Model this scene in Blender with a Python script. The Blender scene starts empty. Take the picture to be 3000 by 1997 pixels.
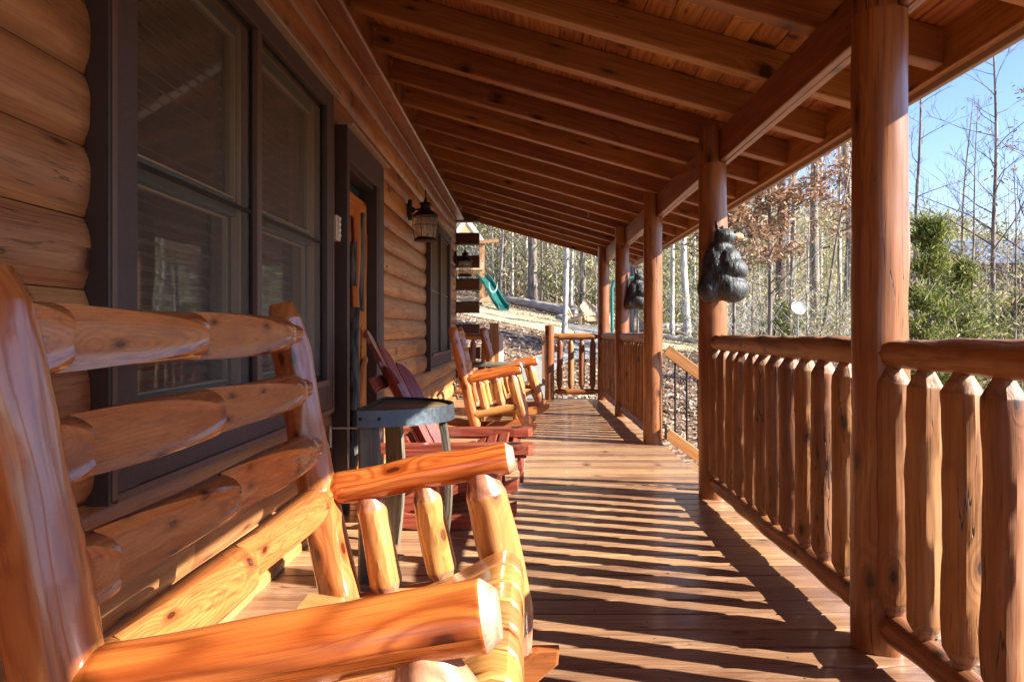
import bpy, bmesh, math, random
from mathutils import Vector, Matrix, noise as MN
random.seed(11)
rad = math.radians
sc = bpy.context.scene
COL = sc.collection
F, VX, VY, EYE = 1695.0, 1211.0, 761.0, 1.05
def at(x, y, Y): return Vector(((x-VX)*Y/F, Y, EYE-(y-VY)*Y/F))
def xat(x, Y): return (x-VX)*Y/F
rnd = random.uniform
# ------------------------------------------------------------------ mesh collector
class MB:
    def __init__(s): s.V=[]; s.F=[]; s.G=[]; s.P=[]; s.M=[]; s.S=[]
    def add(s, vs, fs, gs=None, pv=None, m=0, smooth=True):
        b=len(s.V); s.V+= [tuple(v) for v in vs]
        s.G+= [tuple(g) for g in (gs or vs)]
        s.P+= [rnd(0,1) if pv is None else pv]*len(vs) if not isinstance(pv,list) else pv
        for f in fs: s.F.append(tuple(b+i for i in f))
        s.M+= [m]*len(fs) if not isinstance(m,list) else m
        s.S+= [smooth]*len(fs)
    def loft(s, rings, gs, caps=(True,True), pv=None, m=0, mcap=None, smooth=True):
        n=len(rings[0]); vs=[]; g=[]
        for r,q in zip(rings,gs): vs+=r; g+=q
        fs=[]; mm=[]
        for i in range(len(rings)-1):
            for j in range(n):
                k=(j+1)%n
                fs.append((i*n+j,i*n+k,(i+1)*n+k,(i+1)*n+j)); mm.append(m)
        mc=m if mcap is None else mcap
        if caps[0]: fs.append(tuple(range(n-1,-1,-1))); mm.append(mc)
        if caps[1]: fs.append(tuple((len(rings)-1)*n+j for j in range(n))); mm.append(mc)
        pv=rnd(0,1) if pv is None else pv
        s.add(vs,fs,g,pv,mm,smooth)
def basis(d, up=(0,0,1)):
    d=Vector(d).normalized(); u=Vector(up)
    if abs(d.dot(u))>.97: u=Vector((1,0,0))
    a=u.cross(d).normalized(); b=d.cross(a).normalized()
    return a,b,d
def goffset(pith=.02, far=False):
    if far: return (rnd(.03,.16)*random.choice((-1,1)), rnd(.03,.16), rnd(0,90))
    return (rnd(-pith,pith), rnd(-pith,pith), rnd(0,90))
def log(mb, p0, p1, r0, r1=None, n=10, m=14, t0=0, t1=0, tr=.4, wob=.003, hew=0, bow=0, bowdir=(0,0,1), mcap=None, rfn=None, cut=None, pv=None, mt=None, tm=None, fm=None, ring=None, ek=.86):
    """a round log from p0 to p1, its ends tapered over t0 / t1"""
    p0=Vector(p0); p1=Vector(p1); r1=r0 if r1 is None else r1
    L=(p1-p0).length; a,b,d=basis(p1-p0); go=goffset(r0*.35)
    ss=[0]
    if t0: ss+= [t0*.97, t0+.004]
    else: ss+= [min(.006,L*.05)]
    s_=ss[-1]; e_=L-(t1 if t1 else .006)
    for i in range(1,n): ss.append(s_+(e_-s_)*i/n)
    if t1: ss+= [e_-.004, L-t1*.97, L]
    else: ss+= [e_, L]
    sd=rnd(0,60); rings=[]; gs=[]
    bd=Vector(bowdir)
    for s in ss:
        u=s/L; r=r0+(r1-r0)*u
        if rfn: r*=rfn(u,s)
        k=1.0
        if t0 and s<t0: k=tr+(1-tr)*s/t0
        elif not t0 and s==0: k=ek
        if t1 and s>L-t1: k=tr+(1-tr)*(L-s)/t1
        elif not t1 and s==L: k=ek
        c=p0+d*s+bd*(bow*math.sin(math.pi*u))+a*(wob*1.5*MN.noise(Vector((s*3,sd,0))))+b*(wob*1.5*MN.noise(Vector((s*3,sd,9))))
        R_=[]; G_=[]
        if ring:
            for x,y in ring(s,u,r*k): R_.append(c+a*x+b*y); G_.append((x+go[0],y+go[1],s+go[2]))
            rings.append(R_); gs.append(G_); continue
        for j in range(m):
            t=2*math.pi*j/m
            q=r*k*(1+ (wob/r)*1.6*MN.noise(Vector((math.cos(t)*1.2+sd,math.sin(t)*1.2,s*5))))
            if hew: q+=hew*MN.noise(Vector((math.cos(t)*2.5+sd,math.sin(t)*2.5,s*13)))
            x,y=q*math.cos(t),q*math.sin(t)
            if cut: x,y=cut(x,y,s,u,r)
            R_.append(c+a*x+b*y); G_.append((x+go[0],y+go[1],s+go[2]))
        rings.append(R_); gs.append(G_)
    b0=len(mb.M)
    mb.loft(rings,gs,(True,True),pv,0 if mt is None else mt,mcap)
    if tm is not None or fm is not None:
        ns=len(rings)-1
        for i in range(ns):
            for j in range(m):
                if tm is not None and ((t0 and ss[i]<t0*.9) or (t1 and ss[i+1]>L-t1*.9)): mb.M[b0+i*m+j]=tm
                if fm is not None and t1 and ss[i+1]>L-t1*.9: mb.M[b0+i*m+j]=fm
def beam(mb, p0, p1, w, h, up=(0,0,1), ch=.004, n=1, pv=None, m=0, wob=0):
    """squared timber: w across, h along up, small chamfers"""
    p0=Vector(p0); p1=Vector(p1); a,b,d=basis(p1-p0,up); L=(p1-p0).length
    go=goffset(far=True); x,y=w/2,h/2; c=min(ch,x*.5,y*.5)
    P=[(-x+c,-y),(x-c,-y),(x,-y+c),(x,y-c),(x-c,y),(-x+c,y),(-x,y-c),(-x,-y+c)]
    rings=[];gs=[]; sd=rnd(0,99)
    for i in range(n+1):
        s=L*i/n; o=Vector((0,0,0))
        if wob: o=a*wob*MN.noise(Vector((s*1.3,sd,0)))+b*wob*MN.noise(Vector((s*1.3,sd,7)))
        rings.append([p0+d*s+a*q[0]+b*q[1]+o for q in P]); gs.append([(q[0]+go[0],q[1]+go[1],s+go[2]) for q in P])
    mb.loft(rings,gs,(True,True),pv,m,smooth=False)
def box(mb, x0,x1,y0,y1,z0,z1, grain='y', ch=.003, pv=None, m=0):
    cx,cy,cz=(x0+x1)/2,(y0+y1)/2,(z0+z1)/2
    if grain=='y': beam(mb,(cx,y0,cz),(cx,y1,cz),x1-x0,z1-z0,(0,0,1),ch,1,pv,m)
    elif grain=='x': beam(mb,(x0,cy,cz),(x1,cy,cz),y1-y0,z1-z0,(0,0,1),ch,1,pv,m)
    else: beam(mb,(cx,cy,z0),(cx,cy,z1),y1-y0,x1-x0,(1,0,0),ch,1,pv,m)
def prism(mb, poly, o, u, v, th, grain='u', m=0, pv=None, smooth=False):
    """polygon (u,v) pairs extruded by th along u x v, centred"""
    o=Vector(o);u=Vector(u);v=Vector(v);w=u.cross(v).normalized(); go=goffset(far=True)
    rings=[];gs=[]
    for e,k in ((-th/2,.0),(-th/2+.003,1),(th/2-.003,1),(th/2,.0)):
        cxx=sum(p[0] for p in poly)/len(poly); cyy=sum(p[1] for p in poly)/len(poly)
        R_=[];G_=[]
        for p in poly:
            f=1 if k else .985
            a,b=cxx+(p[0]-cxx)*f, cyy+(p[1]-cyy)*f
            R_.append(o+u*a+v*b+w*e)
            G_.append((b+go[0],e+go[1],a+go[2]) if grain=='u' else (a+go[0],e+go[1],b+go[2]))
        rings.append(R_);gs.append(G_)
    mb.loft(rings,gs,(True,True),pv,m,smooth=smooth)
def tube(mb, pts, rs, m=6, pv=None, mt=0, caps=(False,True)):
    pts=[Vector(p) for p in pts]; rings=[];gs=[]; a=None; go=goffset(); s=0
    if not isinstance(rs,(list,tuple)): rs=[rs]*len(pts)
    for i,p in enumerate(pts):
        d=(pts[min(i+1,len(pts)-1)]-pts[max(i-1,0)]).normalized()
        if a is None: a,b,_=basis(d)
        else:
            a=(a-d*a.dot(d)).normalized(); b=d.cross(a)
        if i: s+=(p-pts[i-1]).length
        R_=[];G_=[]
        for j in range(m):
            t=2*math.pi*j/m; x,y=rs[i]*math.cos(t),rs[i]*math.sin(t)
            R_.append(p+a*x+b*y); G_.append((x+go[0],y+go[1],s+go[2]))
        rings.append(R_);gs.append(G_)
    mb.loft(rings,gs,caps,pv,mt)
def lathe(mb, prof, c, m=20, m_=0, pv=None):
    c=Vector(c); rings=[]
    for r,z in prof: rings.append([c+Vector((r*math.cos(2*math.pi*j/m),r*math.sin(2*math.pi*j/m),z)) for j in range(m)])
    mb.loft(rings,rings,(True,True),pv,m_)
def quad(mb, c, u, v, pv=None, m=0):
    c=Vector(c);u=Vector(u);v=Vector(v)
    mb.add([c-u-v*.6,c+u*.9-v*.5,c+u+v*.6,c-u*.8+v*.5],[(0,1,2,3)],None,pv,m,False)
# ------------------------------------------------------------------ objects
ORG={}
def obj(name, mb, mats, parent=None, ang=38):
    me=bpy.data.meshes.new(name)
    o=bpy.data.objects.new(name,me); COL.objects.link(o)
    off=Vector((0,0,0))
    if parent is not None:
        off=ORG.get(parent.name,Vector((0,0,0))); o.parent=parent
    ORG[o.name]=off
    vs=mb.V if off.length==0 else [(v[0]-off.x,v[1]-off.y,v[2]-off.z) for v in mb.V]
    me.from_pydata(vs,[],mb.F); 
    at_=me.attributes.new('g','FLOAT_VECTOR','POINT'); at_.data.foreach_set('vector',[c for g in mb.G for c in g])
    ap=me.attributes.new('pv','FLOAT','POINT'); ap.data.foreach_set('value',mb.P)
    me.polygons.foreach_set('material_index',mb.M); me.polygons.foreach_set('use_smooth',mb.S)
    for mt in (mats if isinstance(mats,(list,tuple)) else [mats]): me.materials.append(mt)
    if any(mb.S): me.set_sharp_from_angle(angle=rad(ang))
    me.update(); return o
def tag(o,label,cat,group=None,kind=None):
    if label: o['label']=label
    if cat: o['category']=cat
    if group: o['group']=group
    if kind: o['kind']=kind
    return o
def thing(name,label,cat,loc=(0,0,0),group=None,local=False):
    o=bpy.data.objects.new(name,None); COL.objects.link(o); o.empty_display_size=.2
    o.location=loc; ORG[o.name]=Vector((0,0,0)) if local else Vector(loc)
    return tag(o,label,cat,group)
def copy_tree(o,parent=None):
    c=o.copy(); COL.objects.link(c); c.parent=parent
    for ch in o.children: copy_tree(ch,c)
    return c
# ------------------------------------------------------------------ materials
class NT:
    def __init__(s,name):
        s.mat=bpy.data.materials.new(name); s.mat.use_nodes=True; s.t=s.mat.node_tree; s.t.nodes.clear()
        s.out=s.n('ShaderNodeOutputMaterial')
    def n(s,ty,**kw):
        nd=s.t.nodes.new(ty)
        for k,v in kw.items(): setattr(nd,k,v)
        return nd
    def put(s,sock,v):
        if hasattr(v,'links') or isinstance(v,bpy.types.NodeSocket): s.t.links.new(v,sock)
        elif v is not None:
            if isinstance(v,(tuple,list)) and len(v)==3 and len(getattr(sock,'default_value',[0,0,0]) if hasattr(getattr(sock,'default_value',0),'__len__') else [0])==4: v=(*v,1)
            sock.default_value=v
    def math(s,op,a,b=None,c=None,clamp=False):
        nd=s.n('ShaderNodeMath',operation=op,use_clamp=clamp); s.put(nd.inputs[0],a)
        if b is not None: s.put(nd.inputs[1],b)
        if c is not None: s.put(nd.inputs[2],c)
        return nd.outputs[0]
    def vmath(s,op,a,b=None):
        nd=s.n('ShaderNodeVectorMath',operation=op); s.put(nd.inputs[0],a)
        if b is not None: s.put(nd.inputs[1] if op!='SCALE' else nd.inputs[3],b)
        return nd.outputs['Value'] if op=='LENGTH' else nd.outputs[0]
    def mix(s,f,a,b,mode='MIX'):
        nd=s.n('ShaderNodeMix',data_type='RGBA',blend_type=mode); s.put(nd.inputs[0],f); s.put(nd.inputs[6],a); s.put(nd.inputs[7],b)
        return nd.outputs[2]
    def noise(s,v,scale=1,detail=3,rough=.5,dist=0,col=False):
        nd=s.n('ShaderNodeTexNoise'); s.put(nd.inputs['Vector'],v); nd.inputs['Scale'].default_value=scale
        nd.inputs['Detail'].default_value=detail; nd.inputs['Roughness'].default_value=rough; nd.inputs['Distortion'].default_value=dist
        return nd.outputs['Color' if col else 'Fac']
    def voro(s,v,scale=1,feature='F1',rand=1):
        nd=s.n('ShaderNodeTexVoronoi',feature=feature); s.put(nd.inputs['Vector'],v); nd.inputs['Scale'].default_value=scale
        nd.inputs['Randomness'].default_value=rand; return nd
    def step(s,v,a,b,o0=0,o1=1):
        nd=s.n('ShaderNodeMapRange',interpolation_type='SMOOTHSTEP'); s.put(nd.inputs[0],v)
        for i,q in enumerate((a,b,o0,o1)): nd.inputs[1+i].default_value=q
        return nd.outputs[0]
    def ramp(s,f,stops):
        nd=s.n('ShaderNodeValToRGB'); s.put(nd.inputs[0],f); e=nd.color_ramp.elements
        while len(e)<len(stops): e.new(.5)
        for el,(p,c) in zip(e,stops): el.position=p; el.color=(*c,1)
        return nd.outputs[0]
    def attr(s,name,out='Vector'): return s.n('ShaderNodeAttribute',attribute_name=name).outputs[out]
    def pos(s): return s.n('ShaderNodeNewGeometry').outputs['Position']
    def bump(s,h,strength=.3,dist=.01):
        nd=s.n('ShaderNodeBump'); s.put(nd.inputs['Height'],h); nd.inputs['Strength'].default_value=strength; nd.inputs['Distance'].default_value=dist
        return nd.outputs[0]
    def bsdf(s,col,rough=.5,metal=0,coat=0,normal=None,spec=.5,crough=.12,**kw):
        nd=s.n('ShaderNodeBsdfPrincipled'); I=nd.inputs
        s.put(I['Base Color'],col); s.put(I['Roughness'],rough); s.put(I['Metallic'],metal); s.put(I['Coat Weight'],coat); I['Coat Roughness'].default_value=crough
        I['Specular IOR Level'].default_value=spec
        if normal is not None: s.put(I['Normal'],normal)
        for k,v in kw.items(): s.put(I[k],v)
        s.t.links.new(nd.outputs[0],s.out.inputs[0]); return nd
def wood(name,light,base,dark,rough=.5,coat=0,K=45,knots=.5,bump=.25,var=.35,wear=0,wearcol=(.3,.27,.24),crack=0,spec=.5,ring=.55,stain=.55,knotscale=(9,9,4.6),nails=False):
    light,base,dark=[(c[0],c[1]*.985,c[2]*.93) for c in (light,base,dark)]
    s=NT(name); g=s.attr('g'); pv=s.attr('pv','Fac')
    warp=s.vmath('SUBTRACT',s.noise(s.vmath('MULTIPLY',g,(5,5,1.1)),1,2,col=True),(.5,.5,.5))
    p=s.vmath('ADD',g,s.vmath('MULTIPLY',warp,(.07,.07,0)))
    sg=s.n('ShaderNodeSeparateXYZ'); s.put(sg.inputs[0],s.vmath('ADD',g,s.vmath('MULTIPLY',warp,(.012,.012,.03))))
    r0=s.math('SQRT',s.math('ADD',s.math('MULTIPLY',sg.outputs[0],sg.outputs[0]),s.math('MULTIPLY',sg.outputs[1],sg.outputs[1])))
    arc=s.math('MULTIPLY',s.math('ARCTAN2',sg.outputs[1],sg.outputs[0]),r0)
    cv=s.n('ShaderNodeCombineXYZ'); s.put(cv.inputs[0],s.math('MULTIPLY',arc,knotscale[0])); s.put(cv.inputs[1],s.math('MULTIPLY',sg.outputs[2],knotscale[2]))
    vk=s.voro(cv.outputs[0],1); vk.voronoi_dimensions='2D'
    sel=s.math('GREATER_THAN',s.math('FRACT',s.math('MULTIPLY',vk.outputs['Color'],7.31)),1-knots)
    kd=vk.outputs['Distance']
    kfield=s.math('MULTIPLY',s.step(kd,.5,.03),sel)
    sx=s.n('ShaderNodeSeparateXYZ'); s.put(sx.inputs[0],p)
    rr=s.math('SQRT',s.math('ADD',s.math('MULTIPLY',sx.outputs[0],sx.outputs[0]),s.math('MULTIPLY',sx.outputs[1],sx.outputs[1])))
    ph=s.math('ADD',s.math('MULTIPLY',rr,K*6.283),s.math('MULTIPLY',kfield,14))
    ringv=s.math('MULTIPLY_ADD',s.math('SINE',ph),.5,.5)
    ringv=s.math('POWER',ringv,2.2)
    fine=s.noise(s.vmath('MULTIPLY',g,(130,130,3.5)),1,4,.6)
    band=s.noise(s.vmath('MULTIPLY',p,(26,26,.9)),1,3,.6)
    big=s.noise(s.vmath('MULTIPLY',g,(4,4,1.6)),1,3,.6)
    c=s.mix(s.step(band,.3,.72),light,base)
    c=s.mix(s.math('MULTIPLY',ringv,ring),c,dark)
    c=s.mix(s.step(fine,.5,.74,0,.7),c,dark)
    c=s.mix(s.step(big,.55,.78,0,stain),c,dark)
    ring2=s.math('MULTIPLY',s.step(kd,.24,.09),sel)
    c=s.mix(s.math('MULTIPLY',ring2,.7),c,dark)
    c=s.mix(s.math('MULTIPLY',s.step(kd,.1,.06),sel),c,tuple(x*.42 for x in dark))
    hv=s.n('ShaderNodeHueSaturation'); s.put(hv.inputs['Color'],c)
    s.put(hv.inputs['Value'],s.math('MULTIPLY_ADD',pv,var*1.2,1-var*.6)); s.put(hv.inputs['Hue'],s.math('MULTIPLY_ADD',pv,.018,.491))
    c=hv.outputs[0]
    hgt=s.math('ADD',s.math('MULTIPLY',fine,.6),s.math('MULTIPLY',ringv,.15))
    if wear:
        w=s.step(s.noise(s.vmath('MULTIPLY',g,(9,9,2.5)),1,5,.7),.5,.7,0,wear)
        c=s.mix(w,c,wearcol)
    if crack:
        ck=s.noise(s.vmath('MULTIPLY',g,(22,22,1.1)),1,3,.55)
        m=s.math('MULTIPLY',s.step(s.math('ABSOLUTE',s.math('SUBTRACT',ck,.5)),.012,.003),s.step(s.noise(s.vmath('MULTIPLY',g,(3,3,1)),1,1),.5,.6))
        c=s.mix(s.math('MULTIPLY',m,crack),c,tuple(x*.12 for x in dark)); hgt=s.math('SUBTRACT',hgt,s.math('MULTIPLY',m,1.5))
    if nails:
        sp=s.n('ShaderNodeSeparateXYZ'); s.put(sp.inputs[0],s.pos())
        fx=s.math('MULTIPLY',s.math('SUBTRACT',s.math('FRACT',s.math('DIVIDE',s.math('ADD',sp.outputs[0],5.03),.405)),.5),.405)
        fy=s.math('MULTIPLY',s.math('SUBTRACT',s.math('FRACT',s.math('DIVIDE',s.math('ADD',sp.outputs[1],5.985),.07175)),.5),.07175)
        dd=s.math('SQRT',s.math('ADD',s.math('MULTIPLY',fx,fx),s.math('MULTIPLY',fy,fy)))
        c=s.mix(s.step(dd,.0055,.0035,0,.85),c,(.03,.022,.018))
    rg=s.math('MULTIPLY_ADD',s.math('SUBTRACT',fine,.5),.35,rough,clamp=True)
    s.bsdf(c,rg,0,coat,s.bump(hgt,bump,.004),spec); return s.mat
def plain(name,col,rough=.5,metal=0,coat=0,var=.25,scale=30,bump=.15,dark=None):
    s=NT(name); p=s.attr('g')
    f=s.noise(p,scale,5,.65); f2=s.noise(p,scale*.15,3,.6)
    d=dark or tuple(x*(1-var) for x in col)
    c=s.mix(s.math('MULTIPLY_ADD',f,.6,s.math('MULTIPLY',f2,.5)),d,tuple(min(1,x*(1+var)) for x in col))
    s.bsdf(c,s.math('MULTIPLY_ADD',s.math('SUBTRACT',f,.5),.4,rough,clamp=True),metal,coat,s.bump(f,bump,.004)); return s.mat
M={}
M['post']=wood('post_wood',(.35,.143,.05),(.24,.083,.026),(.11,.034,.011),.36,.2,K=90,knots=.3,crack=.9,var=.25,ring=.35,knotscale=(6,6,3))
M['rail']=wood('rail_wood',(.34,.147,.057),(.23,.086,.031),(.10,.038,.015),.5,0,K=80,knots=.16,crack=.9,var=.4,wear=.25,wearcol=(.33,.2,.12),bump=.5,ring=.3)
M['cone']=wood('chiselled_wood',(.34,.19,.12),(.26,.13,.075),(.13,.055,.03),.6,0,K=50,knots=.1,var=.3,bump=.9)
M['raft']=wood('rafter_wood',(.37,.155,.05),(.26,.092,.026),(.115,.036,.011),.5,0,K=90,knots=.3,ring=.3,var=.35,crack=.5,knotscale=(9,9,2.6))
M['corner']=wood('shaded_corner_log_wood',(.16,.072,.034),(.10,.042,.02),(.05,.018,.009),.6,0,K=60,knots=.2,var=.2,crack=.5)  # log wood darkened: the roof's shade on the corner is put into its colour
M['ceil']=wood('ceiling_wood',(.50,.205,.062),(.39,.138,.038),(.17,.048,.012),.5,0,K=40,knots=.5,var=.3)
M['wall']=wood('wall_log_wood',(.50,.245,.098),(.37,.152,.055),(.17,.062,.021),.5,.08,K=70,knots=.3,var=.45,crack=.7,wear=.5,wearcol=(.2,.085,.034),stain=.85,ring=.18,knotscale=(6,6,2.6))
M['deck']=wood('deck_wood',(.40,.235,.132),(.27,.138,.072),(.12,.053,.029),.34,.18,K=90,knots=.12,var=.55,crack=.7,wear=.45,wearcol=(.48,.31,.19),ring=.3,nails=True)
M['chair']=wood('chair_wood',(.52,.205,.058),(.41,.125,.032),(.2,.045,.012),.26,.6,K=130,knots=.6,var=.2,crack=.25,bump=.12,ring=.35)
M['chairlt']=wood('peeled_wood',(.57,.30,.108),(.48,.2,.058),(.28,.08,.022),.28,.5,K=120,knots=.4,var=.2,crack=.25,bump=.12,stain=.45,ring=.25)
M['slat']=wood('slat_wood',(.50,.2,.06),(.38,.118,.032),(.16,.038,.014),.28,.5,K=170,knots=.7,var=.28,crack=.35,bump=.1,ring=.34,stain=.8,knotscale=(10,10,7))
M['arm']=wood('arm_wood',(.6,.2,.04),(.44,.1,.016),(.17,.03,.005),.22,.7,K=130,knots=.6,var=.14,crack=.2,bump=.14,ring=.6,knotscale=(8,8,4))
M['endgrain']=wood('end_wood',(.6,.42,.3),(.5,.3,.2),(.3,.14,.08),.45,.2,K=60,knots=.1,var=.15)
M['tenon']=wood('tenon_wood',(.48,.24,.15),(.40,.17,.1),(.24,.08,.04),.3,.4,K=60,knots=.1,var=.15)
M['red']=wood('red_cedar',(.36,.085,.05),(.26,.05,.03),(.11,.018,.012),.36,.25,K=40,knots=.3,var=.3,bump=.1)
M['stave']=wood('stave_wood',(.17,.14,.1),(.085,.072,.055),(.03,.027,.022),.6,.05,K=60,knots=.2,var=.4,wear=.5,wearcol=(.25,.19,.1),bump=.8,crack=1)
M['barrel']=wood('barrel_head_wood',(.30,.2,.11),(.18,.11,.06),(.06,.04,.025),.5,.1,K=50,knots=.2,var=.3,wear=.5,wearcol=(.08,.065,.05))
M['tan']=wood('tan_wood',(.62,.47,.3),(.52,.36,.2),(.3,.18,.09),.6,0,K=40,knots=.2,var=.2)
M['cedar']=wood('playset_wood',(.52,.3,.14),(.42,.21,.09),(.25,.1,.04),.6,0,K=40,knots=.2,var=.2)
M['carve']=wood('carved_wood',(.55,.21,.05),(.42,.125,.025),(.2,.045,.01),.7,0,K=80,knots=.3,var=.2,bump=.4,spec=.2)
M['trim']=plain('trim_rough',(.06,.039,.038),.62,0,0,.5,55,.9)
M['trimedge']=plain('trim_edge',(.12,.072,.06),.5,0,0,.15,40,.2)
M['trimdark']=plain('trim_dark',(.035,.02,.018),.5,0,0,.3,40,.3)
M['cap']=plain('drip_cap',(.3,.22,.18),.45,0,0,.15,40,.2)
M['teal']=plain('teal_paint',(.012,.05,.046),.4,0,0,.2,40,.1)
M['bead']=plain('tan_bead',(.32,.24,.16),.5,0,0,.15,40,.1)
M['bronze']=plain('bronze_metal',(.02,.017,.016),.4,.6,0,.3,40,.1)
M['iron']=plain('dark_iron',(.035,.03,.026),.5,.7,0,.5,60,.3)
M['black']=plain('black_bar',(.012,.012,.013),.4,.3,0,.3,60,.1)
M['blind']=plain('blind_slat',(.30,.25,.2),.6,0,0,.1,20,.1)
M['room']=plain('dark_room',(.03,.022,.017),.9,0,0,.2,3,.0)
M['white']=plain('white_paint',(.75,.75,.73),.5,0,0,.08,30,.05)
M['beige']=plain('beige_plastic',(.5,.42,.33),.5,0,0,.1,30,.05)
M['steel']=plain('dull_steel',(.42,.42,.44),.45,.8,0,.2,60,.2)
M['hoop']=plain('galvanised_hoop',(.10,.12,.14),.4,.75,0,.6,45,.35)
M['green']=plain('green_metal',(.03,.16,.13),.4,.1,0,.2,30,.1)
M['slide']=plain('green_plastic',(.008,.10,.075),.4,0,0,.15,20,.05)
M['roofgreen']=plain('green_canvas',(.02,.15,.11),.6,0,0,.2,20,.1)
M['dish']=plain('dish_grey',(.30,.31,.32),.6,0,0,.55,5,.1)
def bearmat():
    q=NT('bear_black'); g=q.pos(); f=q.noise(q.vmath('MULTIPLY',g,(85,85,22)),1,4,.6); f2=q.noise(g,12,3,.6)
    c=q.mix(q.step(f,.35,.7),(.014,.016,.018),(.075,.083,.088)); c=q.mix(q.step(f2,.55,.75,0,.6),c,(.012,.012,.013))
    q.bsdf(c,.5,0,0,q.bump(f,.9,.008)); return q.mat
M['bear']=bearmat()
M['muzzle']=plain('bear_muzzle',(.5,.3,.15),.5,0,0,.2,40,.3)
M['conc']=plain('concrete',(.2,.19,.175),.85,0,0,.25,6,.3)
M['stone']=plain('pit_stone',(.2,.19,.17),.9,0,0,.4,8,.6)
M['shingle']=plain('blue_shingle',(.1,.13,.2),.7,0,0,.4,6,.5)
M['houseside']=plain('house_siding',(.16,.1,.07),.7,0,0,.3,4,.3)
def glassmat():
    s=NT('window_glass'); fr=s.n('ShaderNodeFresnel'); fr.inputs[0].default_value=1.6
    tr=s.n('ShaderNodeBsdfTransparent'); tr.inputs[0].default_value=(.55,.57,.55,1)
    gl=s.n('ShaderNodeBsdfGlossy'); gl.inputs['Roughness'].default_value=.015
    nz=s.noise(s.pos(),1.3,2); s.put(gl.inputs['Normal'],s.bump(nz,.06,.05))
    mx=s.n('ShaderNodeMixShader'); s.put(mx.inputs[0],s.math('MULTIPLY_ADD',fr.outputs[0],1.7,.05,clamp=True)); s.t.links.new(tr.outputs[0],mx.inputs[1]); s.t.links.new(gl.outputs[0],mx.inputs[2])
    s.t.links.new(mx.outputs[0],s.out.inputs[0]); return s.mat
def screenmat():
    s=NT('insect_screen'); tr=s.n('ShaderNodeBsdfTransparent')
    df=s.n('ShaderNodeBsdfDiffuse'); df.inputs[0].default_value=(.22,.19,.16,1)
    w=s.noise(s.vmath('MULTIPLY',s.pos(),(400,400,400)),1,1)
    mx=s.n('ShaderNodeMixShader'); lw=s.n('ShaderNodeLayerWeight'); lw.inputs[0].default_value=.5; s.put(mx.inputs[0],s.math('MULTIPLY',s.math('POWER',lw.outputs['Facing'],1.9),s.step(w,.3,.7,.75,1.05),clamp=True)); s.t.links.new(tr.outputs[0],mx.inputs[1]); s.t.links.new(df.outputs[0],mx.inputs[2])
    s.t.links.new(mx.outputs[0],s.out.inputs[0]); return s.mat
def lampglass():
    s=NT('seeded_glass'); tr=s.n('ShaderNodeBsdfTransparent'); tr.inputs[0].default_value=(.97,.93,.86,1)
    gl=s.n('ShaderNodeBsdfGlossy'); gl.inputs['Roughness'].default_value=.12; gl.inputs[0].default_value=(.9,.85,.78,1)
    s.put(gl.inputs['Normal'],s.bump(s.noise(s.pos(),45,3),1,.02))
    mx=s.n('ShaderNodeMixShader'); s.put(mx.inputs[0],s.step(s.noise(s.pos(),60,3),.4,.75,.06,.5)); s.t.links.new(tr.outputs[0],mx.inputs[1]); s.t.links.new(gl.outputs[0],mx.inputs[2])
    df=s.n('ShaderNodeBsdfTranslucent'); df.inputs[0].default_value=(.75,.68,.6,1); m2=s.n('ShaderNodeMixShader'); m2.inputs[0].default_value=.3; s.t.links.new(mx.outputs[0],m2.inputs[1]); s.t.links.new(df.outputs[0],m2.inputs[2]); s.t.links.new(m2.outputs[0],s.out.inputs[0]); return s.mat  # whitish translucent mix stands in for light reflected by the globe
M['glass']=glassmat(); M['screen']=screenmat(); M['lampglass']=lampglass()
def barkmat(name,a,b,sc_=1,vert=(14,14,2.2),patch=0,pcol=(.6,.6,.58)):
    s=NT(name); g=s.attr('g'); f=s.noise(s.vmath('MULTIPLY',g,tuple(v*sc_ for v in vert)),1,5,.65)
    c=s.mix(s.step(f,.35,.68),a,b)
    if patch: c=s.mix(s.step(s.noise(s.vmath('MULTIPLY',g,(5,5,3)),1,4,.7),.45,.6,0,patch),c,pcol)
    pv=s.attr('pv','Fac'); hv=s.n('ShaderNodeHueSaturation'); s.put(hv.inputs['Color'],c); s.put(hv.inputs['Value'],s.math('MULTIPLY_ADD',pv,.5,.75))
    s.bsdf(hv.outputs[0],.9,0,0,s.bump(f,.9,.02),.2); return s.mat
M['bark']=barkmat('grey_bark',(.10,.08,.065),(.33,.285,.24))
M['barkpine']=barkmat('pine_bark',(.05,.032,.024),(.2,.14,.11))
M['barkpale']=barkmat('pale_bark',(.34,.31,.28),(.62,.58,.53),patch=.55,pcol=(.14,.125,.11))
M['barkold']=barkmat('weathered_bark',(.2,.17,.145),(.42,.37,.32))
M['barkcarve']=barkmat('door_bark',(.03,.03,.028),(.16,.16,.14),2)
def leafmat(name,stops,tr=.25):
    s=NT(name); pv=s.attr('pv','Fac'); c=s.ramp(pv,stops)
    nd=s.bsdf(c,.65,0,0,None,.25); tl=s.n('ShaderNodeBsdfTranslucent'); s.put(tl.inputs[0],c)
    mx=s.n('ShaderNodeMixShader'); mx.inputs[0].default_value=tr
    s.t.links.new(nd.outputs[0],mx.inputs[1]); s.t.links.new(tl.outputs[0],mx.inputs[2]); s.t.links.new(mx.outputs[0],s.out.inputs[0]); return s.mat
M['lfbrown']=leafmat('brown_leaf',[(0,(.16,.075,.04)),(.5,(.30,.165,.085)),(1,(.46,.3,.18))])
M['lfgreen']=leafmat('evergreen_leaf',[(0,(.06,.08,.018)),(.5,(.16,.19,.04)),(1,(.34,.33,.1))],.4)
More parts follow.
